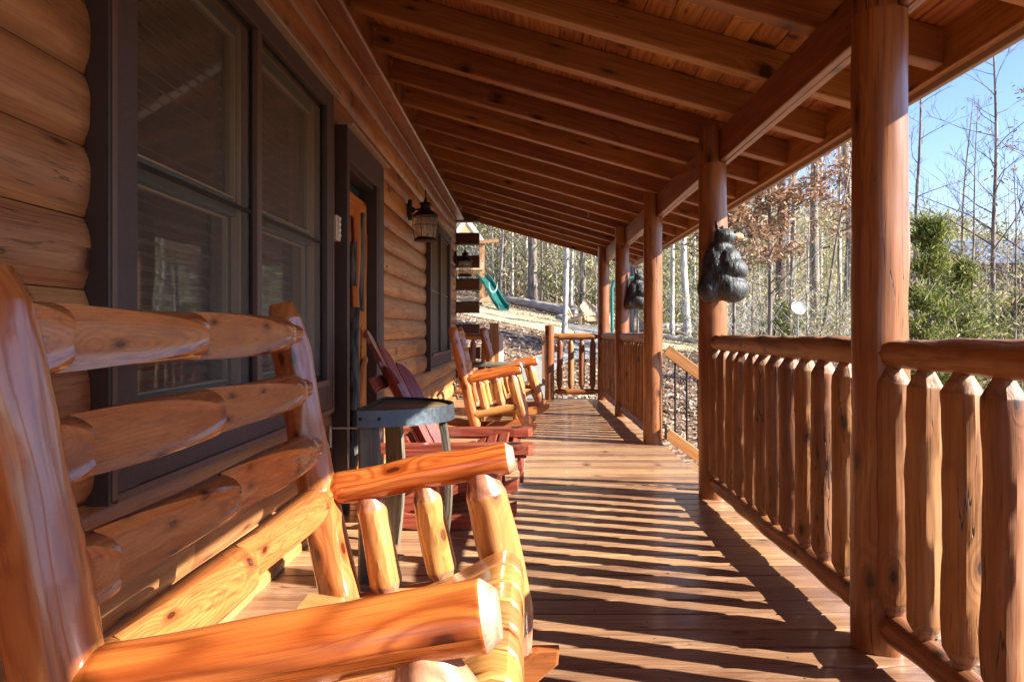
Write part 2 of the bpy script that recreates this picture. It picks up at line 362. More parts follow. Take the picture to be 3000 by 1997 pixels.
M['lfmix']=leafmat('thicket_leaf',[(0,(.11,.14,.045)),(.3,(.23,.26,.085)),(.5,(.42,.38,.2)),(.8,(.46,.32,.19)),(1,(.62,.54,.4))],.35)
M['litter']=leafmat('leaf_litter',[(0,(.10,.06,.045)),(.4,(.26,.165,.11)),(.75,(.46,.34,.24)),(1,(.7,.6,.5))],.1)
M['grass']=leafmat('dry_grass',[(0,(.34,.28,.15)),(.6,(.52,.44,.27)),(1,(.66,.6,.42))],.2)
def groundmat():
    s=NT('woodland_floor'); p=s.pos()
    v=s.voro(p,16); f=s.noise(p,3,5,.65); l=s.math('FRACT',s.math('MULTIPLY',v.outputs['Color'],3.7))
    c=s.ramp(l,[(0,(.07,.04,.026)),(.4,(.17,.1,.06)),(.75,(.3,.2,.125)),(1,(.42,.32,.22))])
    c=s.mix(s.step(f,.45,.7,0,.6),c,(.1,.062,.04))
    s.bsdf(c,.9,0,0,s.bump(s.math('ADD',v.outputs['Distance'],f),.8,.03),.2); return s.mat
M['ground']=groundmat()
def lawnmat():
    s=NT('dry_lawn'); p=s.pos(); f=s.noise(p,20,5,.7); f2=s.noise(p,1.2,3,.6)
    c=s.mix(s.step(f,.3,.7),(.38,.31,.18),(.6,.52,.34)); c=s.mix(s.step(f2,.5,.7,0,.6),c,(.3,.2,.11))
    s.bsdf(c,.9,0,0,s.bump(f,.8,.03),.2); return s.mat
M['lawn']=lawnmat()
# ------------------------------------------------------------------ ground
PY=[(-80,-.8),(0,-.7),(8,-.62),(11,-.28),(12.5,-.05),(16,.55),(20,1.0),(28,1.6),(31,1.85),(36,2.4),(46,4.6),(60,8.5),(90,15),(140,21),(600,24)]
def interp(t,P):
    if t<=P[0][0]: return P[0][1]
    for (a,b),(c,d) in zip(P,P[1:]):
        if t<=c:
            u=(t-a)/(c-a); return b+(d-b)*u
    return P[-1][1]
def gz(x,y):
    k=max(0,min(1,(y-12)/5))
    xs=-.16*min(x,2.5) - .10*max(0,x-2.5) if x>-14 else .16*14
    z=interp(y,PY)+k*xs
    lo=-1.0-.03*max(0,x-6) if x>1.5 else -.7
    lo=max(lo,-1.8)+.06*max(0,math.hypot(x,y)-40)
    z=max(z,lo) if y>6 else z
    return z+.05*MN.noise(Vector((x*.5,y*.5,0)))*(1 if y>12.5 or x>1.6 else .2)
def axis(a,b,dense0,dense1,st,coarse):
    out=[];t=a
    while t<b:
        out.append(t); t+= st if dense0<=t<dense1 else coarse
    out.append(b); return out
XS=axis(-400,500,-8,26,.7,14); YS=axis(-120,600,4,44,.6,10)
mb=MB(); nx=len(XS)
vs=[(x,y,gz(x,y)) for y in YS for x in XS]
mb.add(vs,[(j*nx+i,j*nx+i+1,(j+1)*nx+i+1,(j+1)*nx+i) for j in range(len(YS)-1) for i in range(nx-1)],None,.5)
tag(obj('ground',mb,M['ground']),None,None,kind='structure')
# pale dry lawn: a sheet on the terrain
def sheet(name,mat,left,right,n=30,lift=.03):
    mb=MB(); vs=[]
    for i in range(n+1):
        u=i/n; a=left(u); b=right(u)
        for j in range(9):
            v=j/8; x=a[0]+(b[0]-a[0])*v; y=a[1]+(b[1]-a[1])*v
            vs.append((x,y,gz(x,y)+lift))
    mb.add(vs,[(i*9+j,i*9+j+1,(i+1)*9+j+1,(i+1)*9+j) for i in range(n) for j in range(8)],None,.5)
    return tag(obj(name,mb,mat),None,None,kind='structure')
def poly(P):
    def f(u):
        t=u*(len(P)-1); i=min(int(t),len(P)-2); k=t-i
        return (P[i][0]+(P[i+1][0]-P[i][0])*k, P[i][1]+(P[i+1][1]-P[i][1])*k)
    return f
sheet('lawn',M['lawn'],poly([(-6,25),(-2,23.2),(.3,21.6),(1.6,20.6),(4,20.4),(7.5,21.5)]),poly([(-6,33),(-2,32.5),(.5,30.6),(2.0,29.5),(4.6,25.5),(8.5,24.5)]),40)
sheet('path',M['conc'],poly([(-.45,11.5),(-.4,12.6),(-.25,14),(.15,15.6),(.75,17),(1.2,18.6),(1.5,22),(1.4,28)]),poly([(.35,11.5),(.36,12.6),(.45,14),(.8,15.2),(1.4,16.4),(1.9,18),(2.3,22),(3.2,27.5)]),40,.045)
# ------------------------------------------------------------------ porch deck
DX0,DX1=-1.16,1.27
deck=thing('porch_deck','long porch floor of glossy stained boards laid across the porch','deck',(0,5,0))
mb=MB(); y=-3.0
while y<11.42:
    w=.1362; beam(mb,(DX0,y+w/2,-.0175+rnd(-.0012,.0012)),(DX1+rnd(-.004,.004),y+w/2,-.0175+rnd(-.0012,.0012)),w,.035,(0,0,1),.006,4,wob=.0012); y+=.1435
obj('floor_boards',mb,M['deck'],deck)
mb=MB(); box(mb,DX1-.045,DX1-.008,-3,11.4,-.28,-.037,'y'); box(mb,DX0,DX1-.046,11.36,11.4,-.28,-.037,'x'); obj('rim_joist',mb,M['raft'],deck)
# ------------------------------------------------------------------ log cabin wall
cabin=thing('log_cabin','log cabin side with rounded log courses, dark trimmed windows and a carved door','cabin',(-1.2,5,0))
Z0,PIT=.052,.184
WIN=[(1.90,4.09),(8.24,10.43)]; DOOR=(4.25,5.39)
def course_gaps(k):
    g=[]
    if 4<=k<=11: g+=[(a+.06,b-.06) for a,b in WIN]
    if k<=10: g.append((DOOR[0]+.05,DOOR[1]-.05))
    return sorted(g)
mb=MB(); WEND=11.78
for k in range(0,16):
    gaps=course_gaps(k); segs=[]; a=-3.0
    for g0,g1 in gaps: segs.append((a,g0)); a=g1
    segs.append((a,WEND))
    zc=Z0+PIT*k
    for a,b in segs:
        # long courses are made of butted logs
        cutp=[a]
        if b-a>5: cutp.append(a+rnd(1.8,b-a-1.8))
        cutp.append(b)
        for s0,s1 in zip(cutp,cutp[1:]):
            go=goffset(.05); rings=[];gs=[]; n=max(4,int((s1-s0)/.18)); sd=rnd(0,99); prn=rnd(0,1)
            for i in range(n+1):
                yv=s0+(s1-s0)*i/n; R_=[];G_=[]
                er=1.0
                for j in range(15):
                    u=-1+2*j/14; bulge=.030*(1-abs(u)**3.0)+.0035*MN.noise(Vector((yv*2.2,u*1.5,sd)))
                    zz=zc+PIT/2+u*(PIT/2-.0015)
                    edge=min(yv-s0,s1-yv)
                    bulge*=.5+.5*min(1,edge/.04)
                    R_.append(Vector((-1.138+bulge,yv,zz))); G_.append((bulge-.14+go[0],u*PIT/2+go[1],yv+go[2]))
                R_+= [Vector((-1.3,yv,zc+PIT-.002)),Vector((-1.3,yv,zc+.002))]; G_+=[(-.3+go[0],.09+go[1],yv+go[2]),(-.3+go[0],-.09+go[1],yv+go[2])]
                rings.append(R_);gs.append(G_)
            mb.loft(rings,gs,(True,True),prn)
obj('log_wall',mb,M['wall'],cabin,30)
mb=MB()
for k in range(1,17,2):
    zc=Z0+PIT*k; beam(mb,(-2.2,11.93,zc+PIT/2),(-.755+rnd(-.015,.01),11.93,zc+PIT/2),.2,.186,(0,0,1),.014)
for k in range(0,16,2):
    zc=Z0+PIT*k; beam(mb,(-2.2,11.9,zc+PIT/2),(-1.135,11.9,zc+PIT/2),.2,.178,(0,0,1),.02)
obj('corner_logs',mb,M['corner'],cabin)
mb=MB(); box(mb,-1.2,-1.075,-3,DOOR[0]-.01,-.03,.05,'y',.02); box(mb,-1.2,-1.075,DOOR[1]+.01,WEND,-.03,.05,'y',.02); obj('sill_log',mb,M['wall'],cabin)
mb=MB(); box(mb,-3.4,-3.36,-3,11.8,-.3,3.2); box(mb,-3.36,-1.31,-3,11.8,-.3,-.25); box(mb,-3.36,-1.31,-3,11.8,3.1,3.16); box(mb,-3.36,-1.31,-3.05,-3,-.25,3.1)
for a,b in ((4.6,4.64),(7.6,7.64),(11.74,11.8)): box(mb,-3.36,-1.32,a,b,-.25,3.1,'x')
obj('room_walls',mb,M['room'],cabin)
def window(Y0,Y1):
    fx,bx=-1.07,-1.2
    mb=MB()
    for a,b,s in ((Y0,Y0+.13,0),(Y1-.13,Y1,1)):
        box(mb,bx,fx,a,b,.61,2.35,'z',.002)                       # casing side
    box(mb,bx,fx-.002,Y0+.131,Y1-.131,2.262,2.35,'y',.002)
    box(mb,bx,fx-.002,Y0+.131,Y1-.131,.625,.756,'y',.002)
    w=obj('window',mb,M['trim'],cabin)
    mb=MB()
    for a,b in ((Y0-.012,Y0-.0),(Y1,Y1+.012)): mb=MB(); box(mb,-1.13,fx+.001,a,b,.6,2.352,'z',.002); obj('side_trim',mb,M['trimdark'],w)
    mb=MB()
    box(mb,fx-.0,fx+.004,Y0,Y0+.022,.61,2.35,'z',.001); box(mb,fx,fx+.004,Y1-.022,Y1,.61,2.35,'z',.001)
    box(mb,fx-.02,fx+.004,Y0+.022,Y1-.022,.6,.625,'y',.002); box(mb,fx-.08,fx+.012,Y0+.135,Y1-.135,.758,.79,'y',.002)
    obj('edge_trim',mb,M['trimedge'],w)
    mb=MB(); box(mb,-1.13,fx+.036,Y0-.03,Y1+.03,2.352,2.372,'y',.003); obj('drip_cap',mb,M['cap'],w)
    ym=(Y0+Y1)/2-.02
    mb=MB(); box(mb,-1.22,-1.075,ym-.025,ym+.025,.79,2.26,'z',.002); obj('mullion',mb,M['trimedge'],w)
    for a,b in ((Y0+.13,ym-.026),(ym+.026,Y1-.13)):
        fr=MB()
        for q0,q1,z0,z1 in ((a,a+.02,.79,2.26),(b-.02,b,.79,2.26),(a+.02,b-.02,.79,.81),(a+.02,b-.02,2.24,2.26),(a+.02,b-.02,1.515,1.53)):
            box(fr,-1.112,-1.096,q0,q1,z0,z1,'y',.001)
        so=obj('screen_frame',fr,M['bronze'],w)
        mb=MB(); mb.add([(-1.104,a+.01,.8),(-1.104,b-.01,.8),(-1.104,b-.01,2.25),(-1.104,a+.01,2.25)],[(0,1,2,3)],None,.5,0,False); obj('insect_screen',mb,M['screen'],w)
        sm=MB(); bm=MB(); gm=MB()
        for z0,z1,xo in ((1.5,2.26,-1.155),(.79,1.55,-1.185)):
            t=.055
            for q0,q1,r0,r1 in ((a,a+t,z0,z1),(b-t,b,z0,z1),(a+t,b-t,z0,z0+t+.01),(a+t,b-t,z1-t,z1)): box(sm,xo-.02,xo+.008,q0,q1,r0,r1,'y',.002)
            e=.007
            for q0,q1,r0,r1 in ((a+t,a+t+e,z0+t,z1-t),(b-t-e,b-t,z0+t,z1-t),(a+t,b-t,z0+t+.011,z0+t+.018),(a+t,b-t,z1-t-e,z1-t-.001)): box(bm,xo-.012,xo+.011,q0,q1,r0,r1,'y',.001)
            gm.add([(xo-.006,a+t,z0+t),(xo-.006,b-t,z0+t),(xo-.006,b-t,z1-t),(xo-.006,a+t,z1-t)],[(0,1,2,3)],None,.5,0,False)
        for e in (.018,.03): box(bm,-1.17,-1.135,b-e-.003,b-e,.8,2.25,'z',.001)
        obj('sash',sm,M['teal'],w); obj('sash_bead',bm,M['bead'],w); obj('pane',gm,M['glass'],w)
        bl=MB(); z=.86
        while z<2.22:
            beam(bl,(-1.255,a+.04,z),(-1.255,b-.04,z),.046,.003,(.55,0,1),.001,1,.5); z+=.044
        box(bl,-1.28,-1.235,a+.04,b-.04,2.215,2.25)
        obj('blind',bl,M['blind'],w)
for w in WIN: window(*w)
# door
mb=MB(); D0,D1=DOOR
box(mb,-1.14,-1.033,D0,D0+.05,.0,2.05,'z',.002); box(mb,-1.14,-1.033,5.17,5.345,.0,2.05,'z',.002); box(mb,-1.14,-1.035,D0,5.345,2.052,2.23,'y',.002)
door=obj('door',mb,M['trim'],cabin)
mb=MB(); box(mb,-1.13,-1.03,D0-.012,D0-.001,0,2.235,'z',.001); box(mb,-1.13,-1.045,5.346,5.4,0,2.235,'z',.001)  # second box: dark strip painting in the shadow past the far trim
box(mb,-1.22,-1.036,5.11,5.169,0,2.049,'z',.002); box(mb,-1.22,-1.04,D0+.051,D0+.09,0,2.049,'z',.002); box(mb,-1.22,-1.06,D0+.091,5.109,2.02,2.05,'y',.001)
obj('jamb_and_shade_strip',mb,M['trimdark'],door)
mb=MB(); box(mb,-1.09,-.995,D0-.03,D1+.0,2.236,2.252,'y',.003); obj('drip_cap',mb,M['cap'],door)
mb=MB(); box(mb,-1.2,-1.16,D0+.091,5.109,.02,2.015,'z',.002); obj('door_slab',mb,M['teal'],door)
mb=MB()
for q0,q1,z0,z1 in ((4.36,4.47,.03,1.93),(4.98,5.1,.03,1.93),(4.471,4.979,1.78,1.93),(4.471,4.979,.03,.2)): box(mb,-1.15,-1.105,q0,q1,z0,z1,'z' if z1-z0>.5 else 'y',.006)
box(mb,-1.15,-1.128,4.471,4.979,.95,1.779,'z',.002)
# carved limbs winding up the door
def limb(mb,pts,w,th=.05,x=-1.105,mt=0):
    x+=0
    R_=[];G_=[];go=goffset()
    for i,(yy,zz) in enumerate(pts):
        p=pts[max(0,i-1)];q=pts[min(len(pts)-1,i+1)]; d=Vector((q[0]-p[0],q[1]-p[1])).normalized(); nrm=Vector((-d.y,d.x)); ww=w[i]
        ring=[]; gr=[]
        for j in range(10):
            t=2*math.pi*j/10; a=ww*math.cos(t); b=th/2*math.sin(t)
            ring.append(Vector((x+b,yy+nrm.x*a,zz+nrm.y*a))); gr.append((a+go[0],b+go[1],zz+go[2]))
        R_.append(ring);G_.append(gr)
    mb.loft(R_,G_,(True,True),.3,mt)
limb(mb,[(4.72,.03),(4.70,.4),(4.75,.8),(4.78,1.05),(4.74,1.3),(4.80,1.55),(4.78,1.85)],[.1,.075,.07,.06,.055,.05,.07])
limb(mb,[(4.78,1.05),(4.92,1.2),(4.98,1.45),(5.0,1.7)],[.045,.04,.05,.03])
limb(mb,[(4.70,.45),(4.86,.62),(4.95,.8),(5.03,.86)],[.05,.045,.035,.03])
obj('carved_frame',mb,M['carve'],door)
mb=MB()
limb(mb,[(4.88,1.18),(4.86,1.35),(4.9,1.5),(4.88,1.7),(4.91,1.83)],[.02,.05,.045,.05,.02],.05,-1.098)
limb(mb,[(4.74,1.08),(4.73,1.3),(4.7,1.5),(4.72,1.62)],[.01,.03,.03,.01],.05,-1.108)
limb(mb,[(4.64,.55),(4.7,.85),(4.72,1.12)],[.05,.06,.02],.06,-1.10); limb(mb,[(4.62,.2),(4.7,.55),(4.66,1.0),(4.7,1.2)],[.07,.06,.03,.01],.07,-1.095)
obj('bark_inlay',mb,M['barkcarve'],door)
# ------------------------------------------------------------------ porch roof
roof=thing('porch_roof','sloping porch roof with exposed stained rafters over plank ceiling','porch roof',(0,5,2.3))
SL=-.284
def rz(x): return 2.31+SL*(x-1.2)
ca=math.cos(math.atan(SL))
k=-12; ry=4.33+.61*k
rn=0
while ry<12.2:
    mb=MB(); up=(-SL*0+.0,0,1)
    h=.15; x0,x1=-1.03,1.735
    nrm=Vector((-SL,0,1)).normalized()
    p0=Vector((x0,ry,rz(x0)))+nrm*h/2; p1=Vector((x1,ry,rz(x1)))+nrm*h/2
    beam(mb,p0,p1,.085,h,tuple(nrm),.005,6,wob=.004)
    obj('rafter',mb,M['raft'],roof); rn+=1; ry+=.61
mb=MB(); x=-1.16; nrm=Vector((-SL,0,1)).normalized(); d=Vector((1,0,SL)).normalized()
while x<1.74:
    c=Vector((x+.065,0,rz(x+.065)))+nrm*(.15+.0105)
    beam(mb,(c.x,-3.1,c.z),(c.x,12.25,c.z),.1345,.02,tuple(nrm),.006,1); x+=.131
obj('ceiling_boards',mb,M['ceil'],roof)
mb=MB(); c=Vector((.31,0,rz(.31)))+nrm*.195
beam(mb,(c.x,-3.15,c.z),(c.x,12.3,c.z),3.06,.02,tuple(nrm),.003); obj('roof_covering',mb,M['shingle'],roof)
mb=MB()
for a,b in ((-3,2.47),(2.47,6.88),(6.88,12.2)):
    beam(mb,(1.222,a+.002,2.205),(1.222,b-.002,2.205),.038,.2,(0,0,1),.004,6,wob=.003); beam(mb,(1.261,a+.002,2.205),(1.261,b-.002,2.205),.038,.2,(0,0,1),.004,6,wob=.003)
obj('support_beam',mb,M['post'],roof)
mb=MB(); beam(mb,(1.757,-3.1,rz(1.757)+.075),(1.757,12.25,rz(1.757)+.075),.04,.19,(0,0,1),.003); 
beam(mb,(-1.0,12.24,rz(-1.0)+.07),(1.73,12.24,rz(1.73)+.07),.04,.19,tuple(nrm),.003)
obj('fascia',mb,M['raft'],roof)
mb=MB(); beam(mb,(1.792,-3.1,rz(1.757)+.04),(1.792,12.25,rz(1.757)+.04),.026,.17,(0,0,1),.003); obj('drip_edge',mb,M['cap'],roof)
mb=MB(); box(mb,-1.15,-1.035,-3,11.8,2.87,3.12,'y',.004); box(mb,-1.135,-.995,-3,5.1,2.822,2.868,'y',.012); box(mb,-1.135,-.995,5.105,11.78,2.822,2.868,'y',.012); obj('ledger',mb,M['post'],roof)
# ------------------------------------------------------------------ posts
POST=[-1.94,.26,2.46,4.66,6.87,9.08,11.28]
PL={-1.94:'round log porch post farthest behind the viewpoint',.26:'round log porch post level with the viewpoint at the right',2.46:'big varnished log porch post in the right foreground between two railings',
 4.66:'log porch post with a black bear carving hanging on its outer side',6.87:'log porch post at the far side of the steps where the handrail starts',
 9.08:'thin looking log porch post between the two farthest side railings',11.28:'last log porch post at the far corner of the porch'}
PR={}
for y in POST:
    mb=MB()
    def notch(x,yy,s,u,r):
        return x,yy
    log(mb,(1.18,y,0),(1.18,y,2.1),.0895,.0865,n=26,m=40,wob=.003,ek=1)
    o=obj('porch_post',mb,[M['post']]); 
    mb2=MB(); log(mb2,(1.18,y,2.097),(1.18,y,rz(1.18)+.012),.0865,.0865,n=3,m=40,wob=.001,ek=1,cut=lambda x,yy,s_,u,r:(x,min(yy,.02))); 
    tag(o,PL[y],'post','log posts carrying the porch roof'); obj('post_tongue',mb2,M['post'],o)
# ------------------------------------------------------------------ railings
def railing(a,b,label,ends=(.075,.075)):
    """a,b: post centres; logs between them"""
    a=Vector(a);b=Vector(b); d=(b-a).normalized(); L=(b-a).length
    t=thing('log_railing',label,'railing',tuple((a+b)/2),'log railings along the porch edge')
    p=a+d*ends[0]; q=b-d*ends[1]
    mb=MB(); log(mb,p+Vector((0,0,.978)),q+Vector((0,0,.978)),.05,.047,n=34,m=22,t0=.05,t1=.05,tr=.8,hew=.0075,wob=.004); obj('top_rail',mb,M['rail'],t,55)
    mb=MB(); log(mb,p+Vector((0,0,.102)),q+Vector((0,0,.102)),.045,.046,n=30,m=18,t0=.05,t1=.05,tr=.8,hew=.004,wob=.005); obj('bottom_rail',mb,M['rail'],t,55)
    n=int((L-.12)/.168)
    for i in range(n):
        c=a+d*(L*(i+.5)/n)+Vector((0,0,0)); r=rnd(.046,.053); j=rnd(-.008,.008)
        mb=MB(); log(mb,c+d*j+Vector((0,0,.135)),c+d*(j+rnd(-.006,.006))+Vector((0,0,.942)),r,r*rnd(.94,1.02),n=16,m=16,t0=.055,t1=.058,tr=.36,hew=.0042,wob=.0032,tm=1)
        obj('baluster',mb,[M['rail'],M['cone']],t,26)
    return t
railing((1.18,-1.94,0),(1.18,.26,0),'log railing bay beside and behind the viewpoint')
railing((1.18,.26,0),(1.18,2.46,0),'log railing at the right edge, in front of the big foreground post')
railing((1.18,2.46,0),(1.18,4.66,0),'log railing between the foreground post and the post with the bear carving')
railing((1.18,6.87,0),(1.18,9.08,0),'log railing just beyond the stair opening')
railing((1.18,9.08,0),(1.18,11.28,0),'log railing running to the far corner post')
# end of the porch
mb=MB(); log(mb,(.355,11.28,0),(.355,11.28,1.14),.073,.07,n=10,m=22,wob=.002)
tag(obj('newel_post',mb,M['post']),'short orange log post at the far end of the porch, right of the walkway opening','post')
def endrail(x0,x1,n,label):
    t=thing('log_railing',label,'railing',((x0+x1)/2,11.28,0),'log railings along the porch edge')
    for z,nm,r in ((.965,'top_rail',.05),(.125,'bottom_rail',.047)):
        mb=MB(); log(mb,(x0,11.28,z),(x1,11.28,z),r,r,n=12,m=16,t0=.07,t1=.07,tr=.55,hew=.003); obj(nm,mb,M['post'],t,55)
    for i in range(n):
        x=x0+(x1-x0)*(i+.5)/n; mb=MB(); log(mb,(x,11.28,.15),(x,11.28,.93),.048,.045,n=8,m=12,t0=.08,t1=.08,tr=.4,hew=.003); obj('baluster',mb,M['rail'],t,48)
endrail(.43,1.1,4,'short log railing closing the far end of the porch, with four balusters')
endrail(-1.08,-.56,3,'short log railing between the cabin corner and the far walkway opening')
mb=MB(); box(mb,-.56,-.42,11.22,11.36,0,1.17,'z',.01)
o=tag(obj('newel_post',mb,M['post']),'square newel post at the far end behind the log rocking chairs','post')
mb=MB(); box(mb,-.418,-.355,11.25,11.33,.05,1.0,'z',.002); obj('white_strip',mb,M['white'],o)  # white strip up the right side of the newel
t=thing('handrail','sloping handrail leading away from the far end of the porch','handrail',(.3,12.4,0))
mb=MB(); beam(mb,(.3,11.4,.98),(.34,13.2,.86),.09,.04); obj('top_rail',mb,M['raft'],t)
mb=MB(); beam(mb,(.3,11.42,.25),(.34,13.2,.16),.05,.09); obj('bottom_rail',mb,M['cedar'],t)
for i in range(6):
    mb=MB(); y=11.6+i*.28; beam(mb,(.32,y,.3-.012*i),(.32,y,.94-.015*i),.03,.03); obj('baluster',mb,M['cedar'],t)
mb=MB(); box(mb,.28,.38,13.15,13.25,-.1,1.0,'z'); obj('post',mb,M['cedar'],t)
# side steps
t=thing('porch_steps','wooden side steps with a sloping handrail and thin black balusters','steps',(1.9,5.8,-.6))
for i in range(4):
    mb=MB(); x=1.29+i*.27; z=-.17*(i+1)
    box(mb,x,x+.13,4.8,6.74,z-.035,z,'y'); box(mb,x+.137,x+.27,4.8,6.74,z-.035,z,'y'); obj('tread',mb,M['deck'],t)
for y in (4.83,6.76):
    mb=MB(); beam(mb,(1.285,y,.875),(2.3,y,.13),.045,.10,(0,0,1),.004); obj('handrail',mb,M['raft'],t)
    mb=MB(); beam(mb,(1.285,y,.115),(2.3,y,-.63),.045,.10,(0,0,1),.004); obj('lower_rail',mb,M['raft'],t)
    for i in range(8):
        x=1.365+i*.079*1.35; zt=.875-.734*(x-1.285); mb=MB(); log(mb,(x,y,zt-.73),(x,y,zt-.02),.0095,n=1,m=8,wob=0); obj('bar',mb,M['black'],t)
    mb=MB(); box(mb,2.3,2.39,y-.045,y+.045,-.75,.3,'z',.006); obj('end_post',mb,M['post'],t)
    mb=MB(); box(mb,1.272,1.285,y-.03,y+.03,.06,.17,'z',.002); obj('bracket',mb,M['black'],t)
# ------------------------------------------------------------------ log rockers
OX=.35
def rocker(name,label,half,cat,group=None):
    t=thing(name,label,cat,(0,0,0),group,local=True)
    big=half>.45; res=2 if big else 1
    def PX(z): return -.707+(1.128-z)*.2+OX
    for sgn in (-1,1):
        y=sgn*half
        mb=MB(); log(mb,(PX(.1),y,.1),(PX(1.128),y,1.128),.06,.047,n=16*res,m=18*res,t0=.05,t1=.045,tr=.72,wob=.006,hew=.002,pv=.3); obj('back_post',mb,M['chair'],t,50)
        ya=sgn*(half+.012)
        mb=MB(); log(mb,(-.60+OX,ya,.592),(-.035+OX,ya,.683),.045,.049,n=10*res,m=16*res,t0=.06,t1=.02,tr=.66,wob=.004,mcap=1,fm=1,pv=.2); obj('arm',mb,[M['arm'],M['endgrain']],t,40)
        mb=MB()
        for (xa,za),(xb,zb) in (((-.46,.585),(-.395,.27)),((-.295,.612),(-.23,.31))):
            mb=MB(); log(mb,(xb+OX,ya,zb),(xa+OX,ya,za+.01),.046,.043,n=8*res,m=12*res,t0=.055,t1=.06,tr=.55,wob=.004,hew=.002,tm=1); obj('arm_spindle',mb,[M['chairlt'],M['tenon']],t,24)
        mb=MB(); log(mb,(-.012+OX,ya,.12),(-.135+OX,ya,.652),.062,.06,n=12*res,m=16*res,t0=.12,t1=.075,tr=.52,wob=.005,hew=.002,tm=1); obj('front_leg',mb,[M['chairlt'],M['tenon']],t,24)
        mb=MB(); log(mb,(-.55+OX,ya-.0*sgn,.235),(-.04+OX,ya,.325),.045,.047,n=8*res,m=14*res,t0=.05,t1=.05,tr=.6,wob=.004); obj('side_rail',mb,M['chairlt'],t,42)
        # runner: bent plank
        mb=MB(); top=[];bot=[]
        for i in range(17):
            x=-.54+i*.985/16; zz=x*x/4.0
            bot.append((x,zz)); top.append((x,zz+.095))
        bot=[(x,z) for x,z in bot]; top=[(x,z) for x,z in top]
        top[-1]=(top[-1][0]+.0,top[-1][1]-.012); bot[-1]=(bot[-1][0]-.004,bot[-1][1]+.045); bot[-2]=(bot[-2][0],bot[-2][1]+.008)
        prism(mb,bot+top[::-1],(0,ya,.001),(1,0,0),(0,0,1),.05,'u'); obj('runner',mb,M['chair'],t)
    # back slats: logs with scooped fronts
    for z in (1.04,.885,.72,.575):
        r=rnd(.046,.051); L=2*half
        if big: cr=[.062,.43,.855]
        else: cr=[.12,.5,.9]; r=.043
        def rfn(u,s):
            if u>cr[2]:
                v=min(1,(u-cr[2])/.07); return .62+.38*math.sqrt(max(0,1-v*v))
            return 1+.05*math.sin(u*9+z*20)
        sd=rnd(0,50)
        def ring(s,u,r_,cr=cr,sd=sd,z=z):
            c0=0; lim=r_
            for i,c1 in enumerate(cr):
                if c0<=u<c1:
                    v=(u-c0)/(c1-c0); lim=r_*(-.02+1.0*v**1.2) if i else r_*(.3+.68*v)
                c0=c1
            lim=min(lim,r_*.995); f=math.acos(max(-1,lim/r_)); P=[]
            hgt=lambda t,rr: rr*(1+.02*MN.noise(Vector((math.cos(t)+sd,math.sin(t),s*5))))
            for i in range(13):        # flat or scooped front, from lower to upper corner
                q=-1+i/6; y=r_*math.sin(f)*q*(1+.02*MN.noise(Vector((q*.3+sd,s*5,3)))); x=lim-.006*(1-abs(q)**6)*(1 if f>.4 else f/.4)+.006*0
                if i in (0,12): x=lim-.003
                P.append((-x,y))
            for i in range(1,24):      # round back
                t=f+(2*math.pi-2*f)*i/24; rr=hgt(t,r_); P.append((-rr*math.cos(t),rr*math.sin(t)))
            return P
        mb=MB(); xs=PX(z)+.022
        log(mb,(xs,-half,z),(xs,half,z),r,r,n=60*res,m=36,wob=.0012,rfn=rfn,ring=ring,pv={1.04:.4,.885:.25,.72:.45,.575:.5}[z])
        obj('back_slat',mb,M['slat'],t,28)
    # seat of bent slats
    mb=MB(); prof=[(-.60,.318),(-.52,.305),(-.44,.303),(-.36,.312),(-.28,.333),(-.2,.366),(-.14,.398),(-.09,.425),(-.062,.434),(-.04,.431),(-.026,.417),(-.02,.395),(-.017,.36),(-.016,.31)]
    y=-half+.075; nsl=int((2*half-.15)/.125)
    pitch=(2*half-.15)/nsl
    for i in range(nsl):
        yc=y+pitch*(i+.5); w=pitch-.012; th=.022; rings=[];gs=[]; go=goffset(far=True); s=0
        for q,(x,z) in enumerate(prof):
            p=prof[max(0,q-1)];nx_=prof[min(len(prof)-1,q+1)]; d=Vector((nx_[0]-p[0],0,nx_[1]-p[1])).normalized(); nn=Vector((-d.z,0,d.x))
            if q: s+=math.hypot(x-prof[q-1][0],z-prof[q-1][1])
            c=Vector((x+OX,yc,z+rnd(-.0006,.0006))); R_=[];G_=[]
            for a,b in ((-w/2,-th/2),(w/2,-th/2),(w/2,th/2-.005),(w/2-.006,th/2),(-w/2+.006,th/2),(-w/2,th/2-.005)):
                R_.append(c+Vector((0,a,0))+nn*b); G_.append((a+go[0],b+go[1],s+go[2]))
            rings.append(R_);gs.append(G_)
        mb.loft(rings,gs)
    obj('seat_slats',mb,M['chairlt'],t,35)
    for (x,z,r) in ((-.065,.372,.038),(-.55,.262,.04),(-.33,.27,.035)):
        mb=MB(); log(mb,(x+OX,-half,z),(x+OX,half,z),r,r,n=10,m=14,t0=.05,t1=.05,tr=.6); obj('stretcher',mb,M['chair'],t)
    return t
ch=rocker('log_rocking_bench','wide glossy orange log rocking bench for two in the left foreground, back against the wall',.58,'rocking bench')
ch.location=(-OX,1.54,0)
c2=rocker('log_rocking_chair','single log rocking chair, the nearer of two beside the far window',.30,'rocking chair','single log rocking chairs by the far window')
c2.location=(-OX+.01,7.53,0); c2.rotation_euler=(0,rad(-1.5),0); c2.scale=(1,1,.975)
c3=copy_tree(c2); c3['label']='single log rocking chair, the farther of two, beyond the slab table'
c3.location=(-OX+.18,9.42,0); c3.rotation_euler=(0,rad(-1.5),rad(3))
